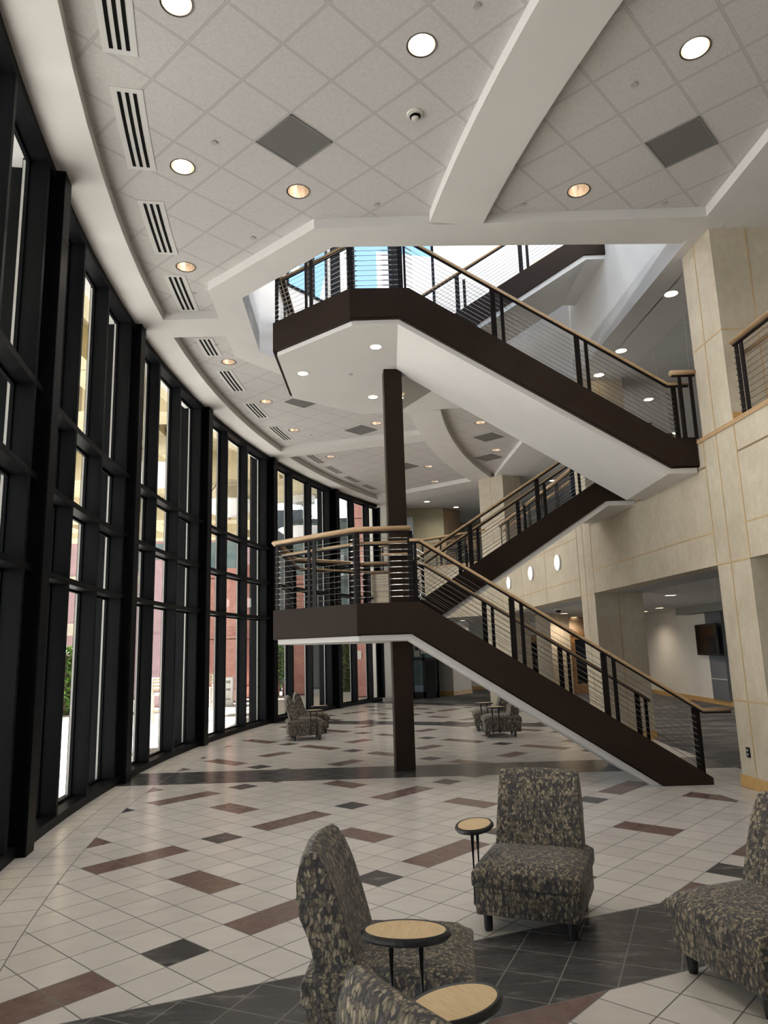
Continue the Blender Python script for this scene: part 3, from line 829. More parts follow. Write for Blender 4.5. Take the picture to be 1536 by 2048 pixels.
    for k in range(9):
        fr = (k + 1) / 10.2; xl, xr = .43, (3.93 if lower else 4.10)
        zz = lambda x: sa(x) + (ra(x) - .06 - sa(x)) * fr
        cable(st, (xl, yA, Z(zz(xl))), (xr, yA, Z(zz(xr))))
    yB = 11.44; dz = -.015
    pb = [(.46, yB, Z(ra(.62) + dz)), (.60, yB, Z(ra(.62) + dz)), (3.99 if lower else 4.04, yB, Z(ra(3.99 if lower else 4.04) + dz))]
    flat_under(rail(st, pb), pb, -.035)
    for x in (1.53, 2.67, 3.80): 
        pair(st, x, yB, Z(sa(x)) - .1, Z(ra(x) + dz) - .035 if (x < 3.5 or not lower) else Z(ra(x)) - .04)
    for k in range(9):
        fr = (k + 1) / 10.2; zz = lambda x: sa(x) + (ra(x) - .06 - sa(x)) * fr
        cable(st, (.50, yB, Z(zz(.50))), (3.85, yB, Z(zz(3.85))))
    # ---- railings of flight B
    rb = lambda x: 3.30 + .634 * (x - .57); sb = lambda x: 2.50 + .6235 * (x - .43)
    for y in (11.84, 13.645):
        hi = 3.75
        pb = [(.46, y, Z(rb(.50))), (.52, y, Z(rb(.52))), (hi, y, Z(rb(hi))), (4.33, y, Z(rb(hi)))]
        flat_under(rail(st, pb), pb, -.035)
        for x in (.48, 1.42, 2.58, 3.68): 
            pair(st, x, y, Z(sb(x)) - .12, Z(rb(x)) - .03)
        for k in range(9):
            fr = (k + 1) / 10.2; zz = lambda x: sb(x) + (rb(x) - .05 - sb(x)) * fr
            cable(st, (.50, y, Z(zz(.50))), (3.70, y, Z(zz(3.70))))
    # ---- landing guard rail round the octagon
    ip = [inset(p, .05) for p in OCT]; zg = Z(3.41)
    ip[0] = (.35, 9.655); ip[-1] = (.42, 13.645)
    gp = [(p[0], p[1], zg) for p in ip]
    flat_under(rail(st, gp, True, 'guard_rail'), gp, -.05)
    if lower:
        for q0, q1, zz in (((.38, 11.42), (.38, 11.86), 3.27), ((-.05, 11.30), (.38, 11.30), 3.27)):
            rail(st, [(q0[0], q0[1], Z(zz)), (q1[0], q1[1], Z(zz))])
    lp = [inset(p, .17) for p in OCT]; lp[0] = (.36, 9.76); lp[-1] = (.36, 13.55)
    gl = [(p[0], p[1], Z(3.235)) for p in lp]
    flat_under(rail(st, gl), gl, -.028)
    for k in range(5):
        a, b = Vector(ip[k]), Vector(ip[k + 1]); d = (b - a); rz = atan2(d.y, d.x)
        for q in range(11 if k in (0, 1, 2) else 9):
            zc = Z(2.49 + q * (.079 if k < 3 else .095))
            cable(st, (b.x, b.y, zc), (a.x, a.y, zc), turn=(k == 0))
        post(st, a.x + d.x * .015, a.y + d.y * .015, Z(2.0), zg - .04, .07, .016, rz)
        post(st, b.x - d.x * .015, b.y - d.y * .015, Z(2.0), zg - .04, .07, .016, rz)
        if k in (1, 2, 3):
            c = (a + b) / 2
            post(st, c.x, c.y, Z(2.0), zg - .04, .07, .016, rz)
            post(st, c.x + d.normalized().x * .11, c.y + d.normalized().y * .11, Z(2.0), zg - .04, .05, .016, rz)
    # newel where flight A and the landing meet
    post(st, .325, 9.67, Z(2.40), zg - .04, .05, .04)
    return st
staircase('staircase', 'dark brown steel staircase with cable railings climbing from the tiled floor to the upper floor', 0.0, True)
staircase('staircase', 'upper staircase with cable railings climbing past the lit landing into the ceiling well', 4.50, False)

# ------------------------------------------------------------------ upper floor guard rails
def guard(label, name, pts, z, ncab=10, low=True, posts=(), inner=.10, side=Vector((1, 0))):
    g = thing(name, label, 'railing', (pts[0][0], pts[0][1], z), world_children=True)
    up = [(p[0], p[1], z + .98) for p in pts]; flat_under(rail(g, up, True, 'guard_rail'), up, -.045)
    if low:
        lo = [(p[0] + side.x * .09, p[1] + side.y * .09, z + .82) for p in pts]; rail(g, lo)
    for k in range(ncab):
        zc = z + .08 + k * .078
        cable(g, (*pts[0], zc), (*pts[-1], zc), .004)
    d = Vector(pts[-1]) - Vector(pts[0]); rz = atan2(d.y, d.x)
    for t in posts:
        p = Vector(pts[0]) + d * t; post(g, p.x, p.y, z, z + .94, .07, .014, rz)
    return g
guard('maple topped cable railing on the upper floor right of the large column', 'guard_railing', [(wallx(8.58) + .06, 8.58), (wallx(-5) + .06, -5)], 4.50, 11, True, (.004, .012, .12, .24, .4, .6, .8))
guard('maple topped cable railing along the upper floor between the two far beige columns', 'guard_railing', [(wallx(15.0) + .06, 15.0), (wallx(22.2) + .06, 22.2)], 4.50, 9, True, (.01, .03, .16, .18, .33, .35, .5, .52, .67, .69, .84, .86, .98))
guard('maple topped cable railing along the far balcony at the end of the hall', 'guard_railing', [Lp(.5, .05), Lp(5.1, .05)], 4.50, 9, True, (.03, .18, .4, .57, .8, .97), side=LN)
# short return rail at the head of the lower flight
ng = thing('newel_railing', 'short maple rail where the stairs reach the upper floor beside the large column', 'railing', (4.2, 9.55, 4.5), world_children=True)
rail(ng, [(4.03, 9.50, 5.45), (4.37, 9.50, 5.45)], True); flat_under(ng, [(4.05, 9.50, 5.45), (4.36, 9.50, 5.45)], -.045)
for x in (4.15, 4.30): post(ng, x, 9.50, 4.5, 5.41, .045, .02)

# ------------------------------------------------------------------ ceiling lamps
def downlight(x, y, kind, label, grp='round recessed lamps in the tiled ceiling'):
    t = thing('downlight', label, 'ceiling lamp', (x, y, TILE_Z), group=grp)
    MB().lathe([(.126, .0), (.142, -.006), (.142, .0), (.126, .006)], n=28).build('trim_ring', M['darkcup'], t)
    MB().lathe([(.127, .0), (.118, .06), (.095, .13), (.060, .17)], n=28).build('reflector', M['reflector'], t, smooth=True)
    m = MB().lathe([(0, .168), (.062, .168), (.062, .175), (0, .175)], n=20)
    if kind == 'bulb': m.tube([(-.05, .02, .12), (.05, .03, .12)], .018, 10); m.tube([(-.05, -.03, .13), (.05, -.02, .13)], .018, 10)
    m.build('lamp', M[kind], t)
    ld = bpy.data.lights.new('downlight_and_fill_beam', 'SPOT'); ld.energy = BEAM; ld.spot_size = radians(140); ld.spot_blend = 1.0; ld.shadow_soft_size = .10; ld.color = (1, .94, .87)
    lo = bpy.data.objects.new('downlight_and_fill_beam', ld); COL.objects.link(lo); lo.location = (0, 0, -.02); lo.parent = t
    return t
names = ['round recessed lamp cut by the top edge above the window wall', 'brightest round recessed lamp, left of the big diagonal ceiling beam',
         'round recessed lamp near the top right corner', 'round recessed lamp right of the diagonal beam, just above the stair opening beam',
         'round recessed lamp just above the left corner of the stair opening', 'round recessed lamp between the second and third slot vents from the top',
         'round recessed lamp beside the short slot vent left of the stair opening', 'round recessed lamp nearest the left side of the upper landing',
         'round recessed lamp left of the nearest grey grille behind the landing', 'round recessed lamp between the last two slot vents before the far cross beam',
         'round recessed lamp just beyond the far cross beam by the windows', 'round recessed lamp half hidden by the top of the steel column',
         'round recessed lamp between the two grilles beyond the curved beam', 'farthest round recessed lamp above the far balcony',
         'round recessed lamp right of the steel column beyond the cross beam', 'round recessed lamp nearest the curve of the far curved beam']
for (x, y, k), lb in zip(BIG, names): downlight(x, y, k, lb)
for x, y in ((.4, 2.6), (2.9, 2.9), (-1.6, 2.2), (1.6, 0), (-1, -.6), (3.6, .2), (1.2, -3), (3.4, -3), (-1, -4)):     # unseen fill spots added overhead and behind the viewer, without fixtures
    ld = bpy.data.lights.new('downlight_and_fill_beam', 'SPOT'); ld.energy = BEAM; ld.spot_size = radians(140); ld.spot_blend = 1.0; ld.shadow_soft_size = .10; ld.color = (1, .94, .87)
    lo = bpy.data.objects.new('downlight_and_fill_beam', ld); COL.objects.link(lo); lo.location = (x, y, TILE_Z - .02); ld.energy = BEAM * .15

def lens_light(x, y, z, label, grp, r=.095):
    t = thing('round_ceiling_light', label, 'ceiling lamp', (x, y, z), group=grp)
    MB().lathe([(r, .0), (r + .028, -.004), (r + .030, .004), (r, .004)], n=26).build('trim_ring', M['frame_w'], t)
    MB().lathe([(0, -.001), (r, -.001), (r, .003), (0, .003)], n=26).build('lens', M['lens'], t)
LZ = 4.5 + 1.957 - .072
for x, y, l in ((-.05, 10.44, 'round lit lamp in the underside of the upper landing, nearest the front edge'), (-1.29, 11.43, 'round lit lamp in the underside of the upper landing, leftmost'),
                (-.14, 12.68, 'round lit lamp in the underside of the upper landing, left of the steel column top'), (.33, 12.77, 'round lit lamp in the landing underside peeking out from behind the steel column')):
    lens_light(x, y, LZ, l, 'lamps under the upper landing', .085)
for x, y, l in ((4.61, 10.50, 'round lit lamp in the white soffit left of the large column'), (4.52, 12.69, 'round lit lamp in the white soffit above the upper stair railing'),
                (6.04, 15.52, 'round lit lamp in the grey tile ceiling of the upper lobby'), (7.70, 18.31, 'round lit lamp low beside the cable ends in the upper lobby'),
                (5.65, 23.44, 'round lit lamp above the middle flight, far in the upper lobby'), (1.61, 26.31, 'round lit lamp in the ceiling above the far balcony, left one'),
                (2.81, 27.56, 'round lit lamp in the ceiling above the far balcony, right one'), (4.45, 13.9, 'round lit lamp in the white soffit behind the upper railing')):
    lens_light(x, y, S0 + (.001 if x < 5 and y < 15 else .010), l, 'flat round lamps of the upper lobby', .10)
for x, y, l in ((6.20, 15.84, 'flat lit lamp of the ground floor lobby, nearest the large column'), (8.18, 21.84, 'flat lit lamp of the ground floor lobby, in front of the television wall'),
                (8.52, 24.12, 'flat lit lamp of the ground floor lobby, right of the middle column'), (5.77, 23.75, 'flat lit lamp of the ground floor lobby above the free column'),
                (6.98, 27.24, 'flat lit lamp of the lobby above the wooden door'), (7.40, 27.98, 'farther flat lit lamp of the lobby above the wooden door'),
                (5.0, 27.3, 'flat lit lamp of the lobby seen between the stair flights'), (2.82, 27.35, 'flat lit lamp of the lobby under the far balcony')):
    lens_light(x, y, 2.761 if x < 5.0 and y < 26 else 2.773, l, 'flat round lamps of the ground floor lobby', .11)
for x, y, e in ((7.5, 20, 60), (8.2, 24.5, 40), (6.8, 27, 24), (3.5, 28.8, 24), (8.0, 12.5, 50), (6.2, 15.8, 50), (5.8, 23.7, 40)):
    ld = bpy.data.lights.new('lobby_lamp', 'SPOT'); ld.energy = e; ld.spot_size = radians(150); ld.spot_blend = .8; ld.shadow_soft_size = .12; ld.color = (1, .84, .66)
    lo = bpy.data.objects.new('lobby_lamp', ld); COL.objects.link(lo); lo.location = (x, y, 2.72)

for x, y, e in ((-1.0, 11.2, 120), (-.3, 13.0, 120), (2.2, 13.2, 90)):        # unseen fill spots added at the third level to brighten the well
    ld = bpy.data.lights.new('well_fill', 'SPOT'); ld.energy = e; ld.spot_size = radians(165); ld.spot_blend = 1; ld.shadow_soft_size = .15; ld.color = (1, .95, .88)
    lo = bpy.data.objects.new('well_fill', ld); COL.objects.link(lo); lo.location = (x, y, TOP - .15)
for x, y in ((6.0, 15.5), (7.7, 18.3), (5.65, 23.4), (2.2, 26.4), (7, 11), (6.5, 7)):
    ld = bpy.data.lights.new('upper_lobby_lamp', 'SPOT'); ld.energy = 60; ld.spot_size = radians(160); ld.spot_blend = 1; ld.shadow_soft_size = .12; ld.color = (1, .9, .78)
    lo = bpy.data.objects.new('upper_lobby_lamp', ld); COL.objects.link(lo); lo.location = (x, y, S0 - .03)

# wall discs on the beige wall
for k, (y, z, l) in enumerate(((16.26, 3.615, 'glowing white wall disc, nearest of the row on the beige wall'), (18.60, 3.62, 'glowing white wall disc, middle of the row on the beige wall'),
                               (21.07, 3.60, 'glowing white wall disc, farthest of the row on the beige wall'))):
    t = thing('wall_lamp', l, 'wall lamp', (wallx(y) - .002, y, z), 0, 'round wall lamps')
    b = MB().lathe([(0, 0), (.17, 0), (.18, .02), (.17, .05), (0, .05)], n=30).build('back_plate', M['frame_w'], t)
    q = MB().lathe([(0, .085), (.10, .078), (.165, .055), (.175, .045), (0, .045)], n=30).build('diffuser', M['lensw'], t, smooth=True)
    t.rotation_euler = (0, radians(-90), radians(3.7))
t = thing('wall_lamp', 'glowing white wall disc on the far balcony front, beside the landing', 'wall lamp', (*Lp(3.4, -.002), 3.6), 0, 'round wall lamps')
MB().lathe([(0, 0), (.17, 0), (.18, .02), (.17, .05), (0, .05)], n=30).build('back_plate', M['frame_w'], t)
MB().lathe([(0, .085), (.10, .078), (.165, .055), (.175, .045), (0, .045)], n=30).build('diffuser', M['lensw'], t, smooth=True)
t.rotation_euler = Vector((-LN.x, -LN.y, 0)).to_track_quat('Z', 'Y').to_euler()

# ------------------------------------------------------------------ ceiling grilles, slot vents, sprinklers, smoke detector
def lat(i, j):
    a, mo = -.73645, .6096 * 1.004
    return (-2.115 + mo * (i * cos(a) - j * sin(a)), 6.053 + mo * (i * sin(a) + j * cos(a)))
def grille(x, y, label, dark=None):
    t = thing('return_grille', label, 'vent', (x, y, TILE_Z), -.73645, 'grey square grilles in the tiled ceiling')
    m = MB(); s = .297; m.box(-s, s, -s, s, -.006, .0)
    m.build('louvre_panel', M['grille'], t)
    e = MB(); e.box(-s, s, -s, -s + .016, -.010, -.004); e.box(-s, s, s - .016, s, -.010, -.004); e.box(-s, -s + .016, -s, s, -.010, -.004); e.box(s - .016, s, -s, s, -.010, -.004)
    e.build('frame', M['box'], t)
grille(*lat(.5, 2.5), 'grey square ceiling grille left of the smoke detector')
grille(*lat(5.5, 7.5), 'grey square ceiling grille at the upper right, right of the diagonal beam')
for x, y, l in ((-1.73, 15.32, 'grey square ceiling grille beside the left edge of the upper landing'), (-.52, 17.57, 'grey square ceiling grille left of the steel column'),
                (2.85, 18.54, 'grey square ceiling grille under the curved beam, nearer of two'), (3.14, 20.67, 'grey square ceiling grille under the curved beam, farther of two'),
                (.69, 21.43, 'grey square ceiling grille just right of the steel column')): grille(x, y, l)
SLOT = [(-15.2, 'top edge of the picture', -13.6), (-12.75, '', -10.2), (-9.0, '', -6.5), (-5.35, '', -3.0), (-.90, '', .78), (2.15, '', 4.65), (6.1, '', 8.4), (9.7, '', 12.3),
        (15.4, '', 17.6), (18.3, '', 20.5), (21.2, '', 23.3), (24.0, '', 26.0)]
sl_lab = ['slot vent cut by the top edge, above the nearest dark window pier', 'longest looking slot vent, second from the top beside the window wall', 'slot vent, third from the top beside the window wall',
          'slot vent reaching the short beam left of the stair opening', 'slot vent just beyond the short beam, left of the landing', 'slot vent beside the left tip of the upper landing',
          'third slot vent beyond the short beam, between two round lamps', 'last slot vent before the far cross beam', 'first slot vent beyond the far cross beam', 'second slot vent beyond the far cross beam',
          'third slot vent beyond the far cross beam', 'slot vent just left of the steel column at the far end']
for (a0, _, a1), lb in zip(SLOT, sl_lab):
    c = P(27.93, (a0 + a1) / 2)
    t = thing('slot_vent', lb, 'vent', (c[0], c[1], TILE_Z), group='linear slot vents beside the windows', world_children=True)
    m = MB(); m.ring(27.78, 28.09, a0, a1, TILE_Z - .006, TILE_Z - .0005, .7); m.build('frame', M['frame_w'], t)
    for rr in (27.845, 27.92, 27.995):
        q = MB(); q.ring(rr, rr + .035, a0 + .12, a1 - .12, TILE_Z - .009, TILE_Z - .004, .7); q.build('slot', M['slot'], t)
sp = [(-1.73, 6.95, 'left of the grille by the detector'), (-1.65, 8.81, 'above the left edge of the stair opening'), (.02, 8.16, 'above the middle of the stair opening beam'), (.94, 5.34, 'right of the brightest lamp'),
      (2.63, 6.30, 'right of the diagonal beam, upper one'), (1.89, 8.25, 'right of the diagonal beam, above the opening'), (3.70, 8.31, 'near the corner by the large column'), (-2.83, 10.27, 'left of the stair opening'),
      (-2.93, 12.19, 'beyond the short beam'), (-1.81, 17.87, 'beyond the landing'), (-1.2, 20.3, 'beyond the far cross beam')]
for x, y, l in sp:
    tag(MB().lathe([(0, -.012), (.034, -.012), (.036, -.004), (.03, 0), (0, 0)], c=(0, 0, 0), n=18).build('sprinkler_cover', M['sprk']), 'round sprinkler cover in the ceiling tiles, ' + l, 'sprinkler', 'sprinkler covers in the tiled ceiling').location = (x, y, TILE_Z)
tag(MB().lathe([(0, -.012), (.034, -.012), (.036, -.004), (.03, 0), (0, 0)], n=18).build('sprinkler_cover', M['sprk']), 'small round sprinkler cover in the underside of the upper landing', 'sprinkler').location = (-.49, 11.52, LZ)
sm = thing('smoke_detector', 'cream smoke detector on a ceiling tile left of the diagonal beam', 'detector', (.45, 6.62, TILE_Z)); sm.scale = (1.12, 1.12, 1.12)
MB().lathe([(0, -.018), (.072, -.018), (.078, -.010), (.078, 0), (0, 0)], n=26).build('base', M['plastic_w'], sm)
MB().lathe([(0, -.055), (.030, -.055), (.036, -.045), (.050, -.030), (.056, -.018), (0, -.018)], n=26).build('sensor_head', M['plastic_w'], sm, smooth=True)
MB().lathe([(.037, -.047), (.052, -.031), (.0525, -.028), (.038, -.044)], n=26).build('sensor_slot', M['slot'], sm)
# security dome under the lobby soffit
dm = thing('security_camera', 'small grey dome camera under the lobby soffit between the stair rails', 'camera', (4.75, 20.2, 2.76))
MB().lathe([(0, -.03), (.10, -.03), (.10, 0), (0, 0)], n=20).build('housing', M['plastic_w'], dm)
MB().lathe([(.08, -.03), (.07, -.07), (.04, -.10), (0, -.11)], n=20).build('dome', M['screen'], dm, smooth=True)

# ------------------------------------------------------------------ lounge chairs
def _fabric(t, b):
    tcn = t.nodes.new('ShaderNodeTexCoord')
    ns = t.nodes.new('ShaderNodeTexNoise'); ns.inputs['Scale'].default_value = 16; ns.inputs['Detail'].default_value = 3; t.links.new(tcn.outputs['Object'], ns.inputs['Vector'])
    vm = t.nodes.new('ShaderNodeVectorMath'); vm.operation = 'MULTIPLY_ADD'; t.links.new(ns.outputs['Color'], vm.inputs[0]); vm.inputs[1].default_value = (.045, .045, .045); t.links.new(tcn.outputs['Object'], vm.inputs[2])
    mp = t.nodes.new('ShaderNodeMapping'); mp.inputs['Scale'].default_value = (68, 64, 30); t.links.new(vm.outputs[0], mp.inputs[0])
    def vor(feature, off):
        v = t.nodes.new('ShaderNodeTexVoronoi'); v.feature = feature; v.inputs['Randomness'].default_value = .72; v.inputs['Scale'].default_value = 1.0; t.links.new(mp.outputs[0], v.inputs['Vector']); return v
    v1 = vor('F1', 0); v2 = vor('DISTANCE_TO_EDGE', 0)
    sepc = t.nodes.new('ShaderNodeSeparateColor'); t.links.new(v1.outputs['Color'], sepc.inputs[0])
    rnd = G(sepc.outputs[0]); rnd2 = G(sepc.outputs[1])
    base = ramp(rnd, [(0.0, (.060, .057, .060)), (.34, (.100, .094, .090)), (.38, (.145, .124, .095)), (.66, (.19, .160, .118)), (.72, (.27, .225, .16)), (1.0, (.34, .285, .205))])
    n = noise(90, 3, stretch=(1, 1, .25)); shade = ramp(n * .5 + G(v1.outputs['Distance']) * .62, [(.30, (1.25, 1.25, 1.25)), (.75, (.38, .38, .38))])
    mm = t.nodes.new('ShaderNodeMix'); mm.data_type = 'RGBA'; mm.blend_type = 'MULTIPLY'; mm.inputs[0].default_value = .8
    t.links.new(base, mm.inputs[6]); t.links.new(shade, mm.inputs[7])
    e = G(v2.outputs['Distance'])  .lt(.045)
    t.links.new(mixc(e, mm.outputs[2], (.055, .050, .049)), b.inputs['Base Color'])
    t.links.new(bump(noise(300, 2), .002, .4), b.inputs['Normal'])
M['fabric'] = mat('leaf patterned upholstery', (.2, .17, .12), .85, spec=.15, build=_fabric)
M['fabric'].node_tree.nodes['Principled BSDF'].inputs['Sheen Weight'].default_value = .15

def rounded(mb_build_obj, w=.03, seg=4, sub=False):
    b = mb_build_obj.modifiers.new('b', 'BEVEL'); b.width = w; b.segments = seg; b.limit_method = 'ANGLE'; b.angle_limit = radians(40)
    for p in mb_build_obj.data.polygons: p.use_smooth = True
    return mb_build_obj
def chair_proto(left_table, table, label, tx=None):
    """local axes: +Y is forward (where the sitter looks), origin on the floor below the middle of the front edge"""
    t = thing('lounge_chair', label, 'chair')
    W = .345
    # base block (front edge at y=0, runs back to y=-.68)
    m = MB(); n = 8
    m.prism([(-W + .012, -.015), (W - .012, -.015), (W - .012, -.735), (-W + .012, -.735)], .105, .285)
    rounded(m.build('base', M['fabric'], t), .018, 3)
    # seat cushion: crowned
    vs = []; NX, NY = 10, 10
    for top in (0, 1):
        for iy in range(NY + 1):
            for ix in range(NX + 1):
                u, v = ix / NX * 2 - 1, iy / NY
                x = u * (W + .004); y = .012 - v * .765
                edge = min(1, (1 - abs(u)) * 5, v * 7 + .0, (1 - v) * 7 + .0)
                z = .278 if not top else .385 + .040 * sqrt(max(0, 1 - (1 - max(0, edge)) ** 2)) + .006 * (1 - u * u)
                if top and v < .3: z -= 0.012 * (1 - v / .3)
                vs.append((x, y, z))
    fs = []; o = (NX + 1) * (NY + 1)
    for iy in range(NY):
        for ix in range(NX):
            a = iy * (NX + 1) + ix; fs.append((a, a + NX + 1, a + NX + 2, a + 1)[::-1]); b = a + o; fs.append((b, b + 1, b + NX + 2, b + NX + 1)[::-1])
    per = [ix for ix in range(NX + 1)] + [iy * (NX + 1) + NX for iy in range(1, NY + 1)] + [NY * (NX + 1) + ix for ix in range(NX - 1, -1, -1)] + [iy * (NX + 1) for iy in range(NY - 1, 0, -1)]
    for k in range(len(per)):
        a, b = per[k], per[(k + 1) % len(per)]; fs.append((a, b, b + o, a + o))
    m = MB().add(vs, fs); so = m.build('seat', M['fabric'], t, smooth=True, merge=True)
    b = so.modifiers.new('b', 'BEVEL'); b.width = .02; b.segments = 3; b.limit_method = 'ANGLE'; b.angle_limit = radians(50)
    # seam cord between cushion and base
    # backrest: side profile swept across the width, bowed slightly
    prof = [(.500, .385), (.535, .50), (.575, .62), (.620, .74), (.665, .84), (.705, .895), (.735, .912), (.768, .90), (.790, .85), (.800, .78), (.796, .70), (.775, .62), (.735, .545), (.715, .49), (.700, .44), (.695, .33), (.60, .33), (.55, .34)]
    NB = 12; vs = []
    for k in range(NB + 1):
        u = k / NB * 2 - 1
        hw = .300
        for (d, z) in prof:
            bow = .028 * (u * u) * max(0, (z - .4) / .5)          # the sides curve forward a little
            zz = z - (.012 * u * u if z > .8 else 0)
            wz = hw + .02 * max(0, (z - .40)) * 0 - .018 * max(0, (z - .45) / .45)
            vs.append((u * wz, -(d - bow), zz))
    n = len(prof); fs = []
    for k in range(NB):
        for q in range(n): fs.append((k * n + q, k * n + (q + 1) % n, (k + 1) * n + (q + 1) % n, (k + 1) * n + q))
    for k in (0, NB):
        tri = tessellate_polygon([[Vector((d, z, 0)) for d, z in prof]])
        fs += [tuple(k * n + i for i in tt) for tt in tri]
    bo = MB().add(vs, fs).build('backrest', M['fabric'], t, smooth=True, merge=True)
    bb = bo.modifiers.new('b', 'BEVEL'); bb.width = .022; bb.segments = 3; bb.limit_method = 'ANGLE'; bb.angle_limit = radians(48)
    # legs
    for x, y in ((-W + .075, -.085), (W - .075, -.085), (-W + .075, -.61), (W - .075, -.61)):
        MB().lathe([(0, 0), (.024, 0), (.028, .02), (.030, .12), (0, .12)], c=(x, y, 0), n=16).build('leg', M['rubber'], t)
    if table:
        sx = -1 if left_table else 1
        cx, cy = tx if tx else (sx * .40, -.28)
        a, bq = .175, .105
        ov = [(cx + bq * cos(2 * pi * k / 32), cy + a * sin(2 * pi * k / 32)) for k in range(32)]
        tp = MB(); tp.prism(ov, .604, .612); top_ = tp.build('table_top', M['woodtop'], t)
        m = MB(); vs = []; fs = []; ringp = [(0.0, .612), (.012, .614), (.020, .604), (.021, .592), (.012, .582), (-.02, .582)]
        for k in range(36):
            aa = 2 * pi * k / 36
            for dr, z in ringp: vs.append((cx + (bq + dr) * cos(aa), cy + (a + dr) * sin(aa), z))
        q = len(ringp)
        for k in range(36):
            for i in range(q - 1): fs.append((k * q + i, ((k + 1) % 36) * q + i, ((k + 1) % 36) * q + i + 1, k * q + i + 1))
        m.add(vs, fs); m.prism([(cx + (bq + .01) * cos(2 * pi * k / 32), cy + (a + .01) * sin(2 * pi * k / 32)) for k in range(32)], .580, .602)
        m.build('table_edge', M['rubber'], top_, smooth=False, bevel=0)
        for dy in (-.065, .065):
            m = MB(); m.tube([(cx, cy + dy, .585), (cx, cy + dy, .13), (cx - sx * .03, cy + dy, .105), (cx - sx * .16, cy + dy, .105)], .0135, 8)
            m.build('table_post', M['rubber'], t, smooth=True)
    return t
def place(t, fx, fy, ang_fwd):
    t.location = (fx, fy, 0); t.rotation_euler = (0, 0, ang_fwd - pi / 2)
GRP = 'leaf patterned lounge chairs with small tables'
# sitter's right-hand side is +X in chair axes
ch1 = chair_proto(False, True, 'leaf patterned lounge chair in the middle foreground facing the viewer', tx=(.37, -.22))
place(ch1, .815, 4.91, atan2(-.93, -.37)); ch1['group'] = GRP
ch2 = copy_tree(ch1); ch2['label'] = 'leaf patterned lounge chair seen from the side in the left foreground, facing right'
place(ch2, .352, 3.74, radians(-5.5))
# slide the side table of the second chair outwards
for c in ch2.children:
    if c.name.startswith('table'): c.location = (.0, -.06, 0)
ch3 = chair_proto(True, True, 'leaf patterned lounge chair cut by the bottom edge, only its back and oval table showing', tx=(-.44, -.22))
place(ch3, .62, 2.50, atan2(.57, .82)); ch3['group'] = GRP
ch4 = chair_proto(False, False, 'leaf patterned lounge chair cut by the right edge, turned to the left')
place(ch4, 1.63, 4.11, atan2(-.30, -.95)); ch4['group'] = GRP
far = [(ch1, -1.45, 15.88, radians(12), 'nearer of the two lounge chairs beside the window wall'), (ch1, -1.42, 17.05, radians(10), 'farther of the two lounge chairs beside the window wall'),
       (ch3, 1.90, 15.36, radians(178), 'nearer of the two lounge chairs under the sloping stairs'), (ch3, 1.84, 16.52, radians(176), 'farther of the two lounge chairs under the sloping stairs')]
for src, x, y, a, lb in far:
    c = copy_tree(src); c['label'] = lb; place(c, x, y, a)

# small chairs and a table on the far balcony
def cafe_chair(x, y, z, rz, label):
    t = thing('cafe_chair', label, 'chair', (x, y, z), rz, 'wooden chairs on the far balcony')
    MB().box(-.22, .22, -.22, .22, .43, .46).build('seat', M['wood'], t)
    m = MB(); m.box(-.20, .20, .20, .225, .55, .92); m.build('backrest', M['wood'], t, bevel=.01)
    for sx, sy in ((-1, -1), (1, -1), (-1, 1), (1, 1)):
        MB().box(sx * .2 - .015, sx * .2 + .015, sy * .2 - .015, sy * .2 + .015, 0, .43 if sy < 0 else .9).build('leg', M['rubber'], t)
cafe_chair(2.05, 24.9, 4.46, radians(150), 'light wooden chair on the far balcony, left one behind the railing')
cafe_chair(2.85, 24.5, 4.46, radians(200), 'light wooden chair on the far balcony, right one behind the railing')
ct = thing('cafe_table', 'small dark round table on the far balcony between the wooden chairs', 'table', (2.5, 25.2, 4.46))
MB().lathe([(0, .70), (.35, .70), (.35, .73), (0, .73)], n=24).build('table_top', M['rubber'], ct)
MB().tube([(0, 0, 0), (0, 0, .7)], .03).build('table_leg', M['rubber'], ct)
MB().lathe([(0, 0), (.22, 0), (.22, .02), (0, .02)], n=20).build('table_base', M['rubber'], ct)

# ------------------------------------------------------------------ OUTSIDE
def _paving(t, b):
    x, y, z = pos(); e = ((x * .4).frac() * ((y * .4).frac())).gt(-1)
    fx, fy = (x * .42).frac(), (y * .42).frac(); g = fx.mn(fx.inv()).mn(fy.mn(fy.inv())).lt(.008)
    n = noise(3, 4); c = ramp(n, [(.3, (.46, .45, .43)), (.7, (.58, .57, .55))]); t.links.new(mixc(g, c, (.25, .24, .24)), b.inputs['Base Color'])
M['paving'] = mat('pale concrete paving', (.55, .54, .52), .8, build=_paving)
g = MB()
g.add([(-90, -40, -.03), (60, -40, -.03), (60, 110, -.03), (-90, 110, -.03)], [(0, 1, 2, 3)])
struct(g.build('plaza_ground', M['paving']))
def _conc(t, b):
    x, y, z = pos(); n = noise(1.3, 5); sp_ = noise(60, 2)
    fy, fx = (y * .55 + x * .12).frac(), (x * .28).frac(); g = (fy.mn(fy.inv())).lt(.012)
    c = ramp(n * .8 + sp_ * .2, [(.3, (.50, .43, .28)), (.7, (.60, .53, .36))]); t.links.new(mixc(g, c, (.25, .2, .13)), b.inputs['Base Color'])
M['canopy'] = mat('cream canopy soffit', (.6, .53, .36), .8, build=_conc)
CZ = 9.3
cn = MB(); inner = [P(29.6, a) for a in [-34 + 3 * k for k in range(0, 22)]]
cn_poly = [p for p in inner if p[1] < 33] + [(-1.5, 34.5), (-6.2, 36.5), (-6.2, 41), (-17.5, 41), (-17.5, -12)]
cn.prism(cn_poly, CZ, CZ + 1.0)
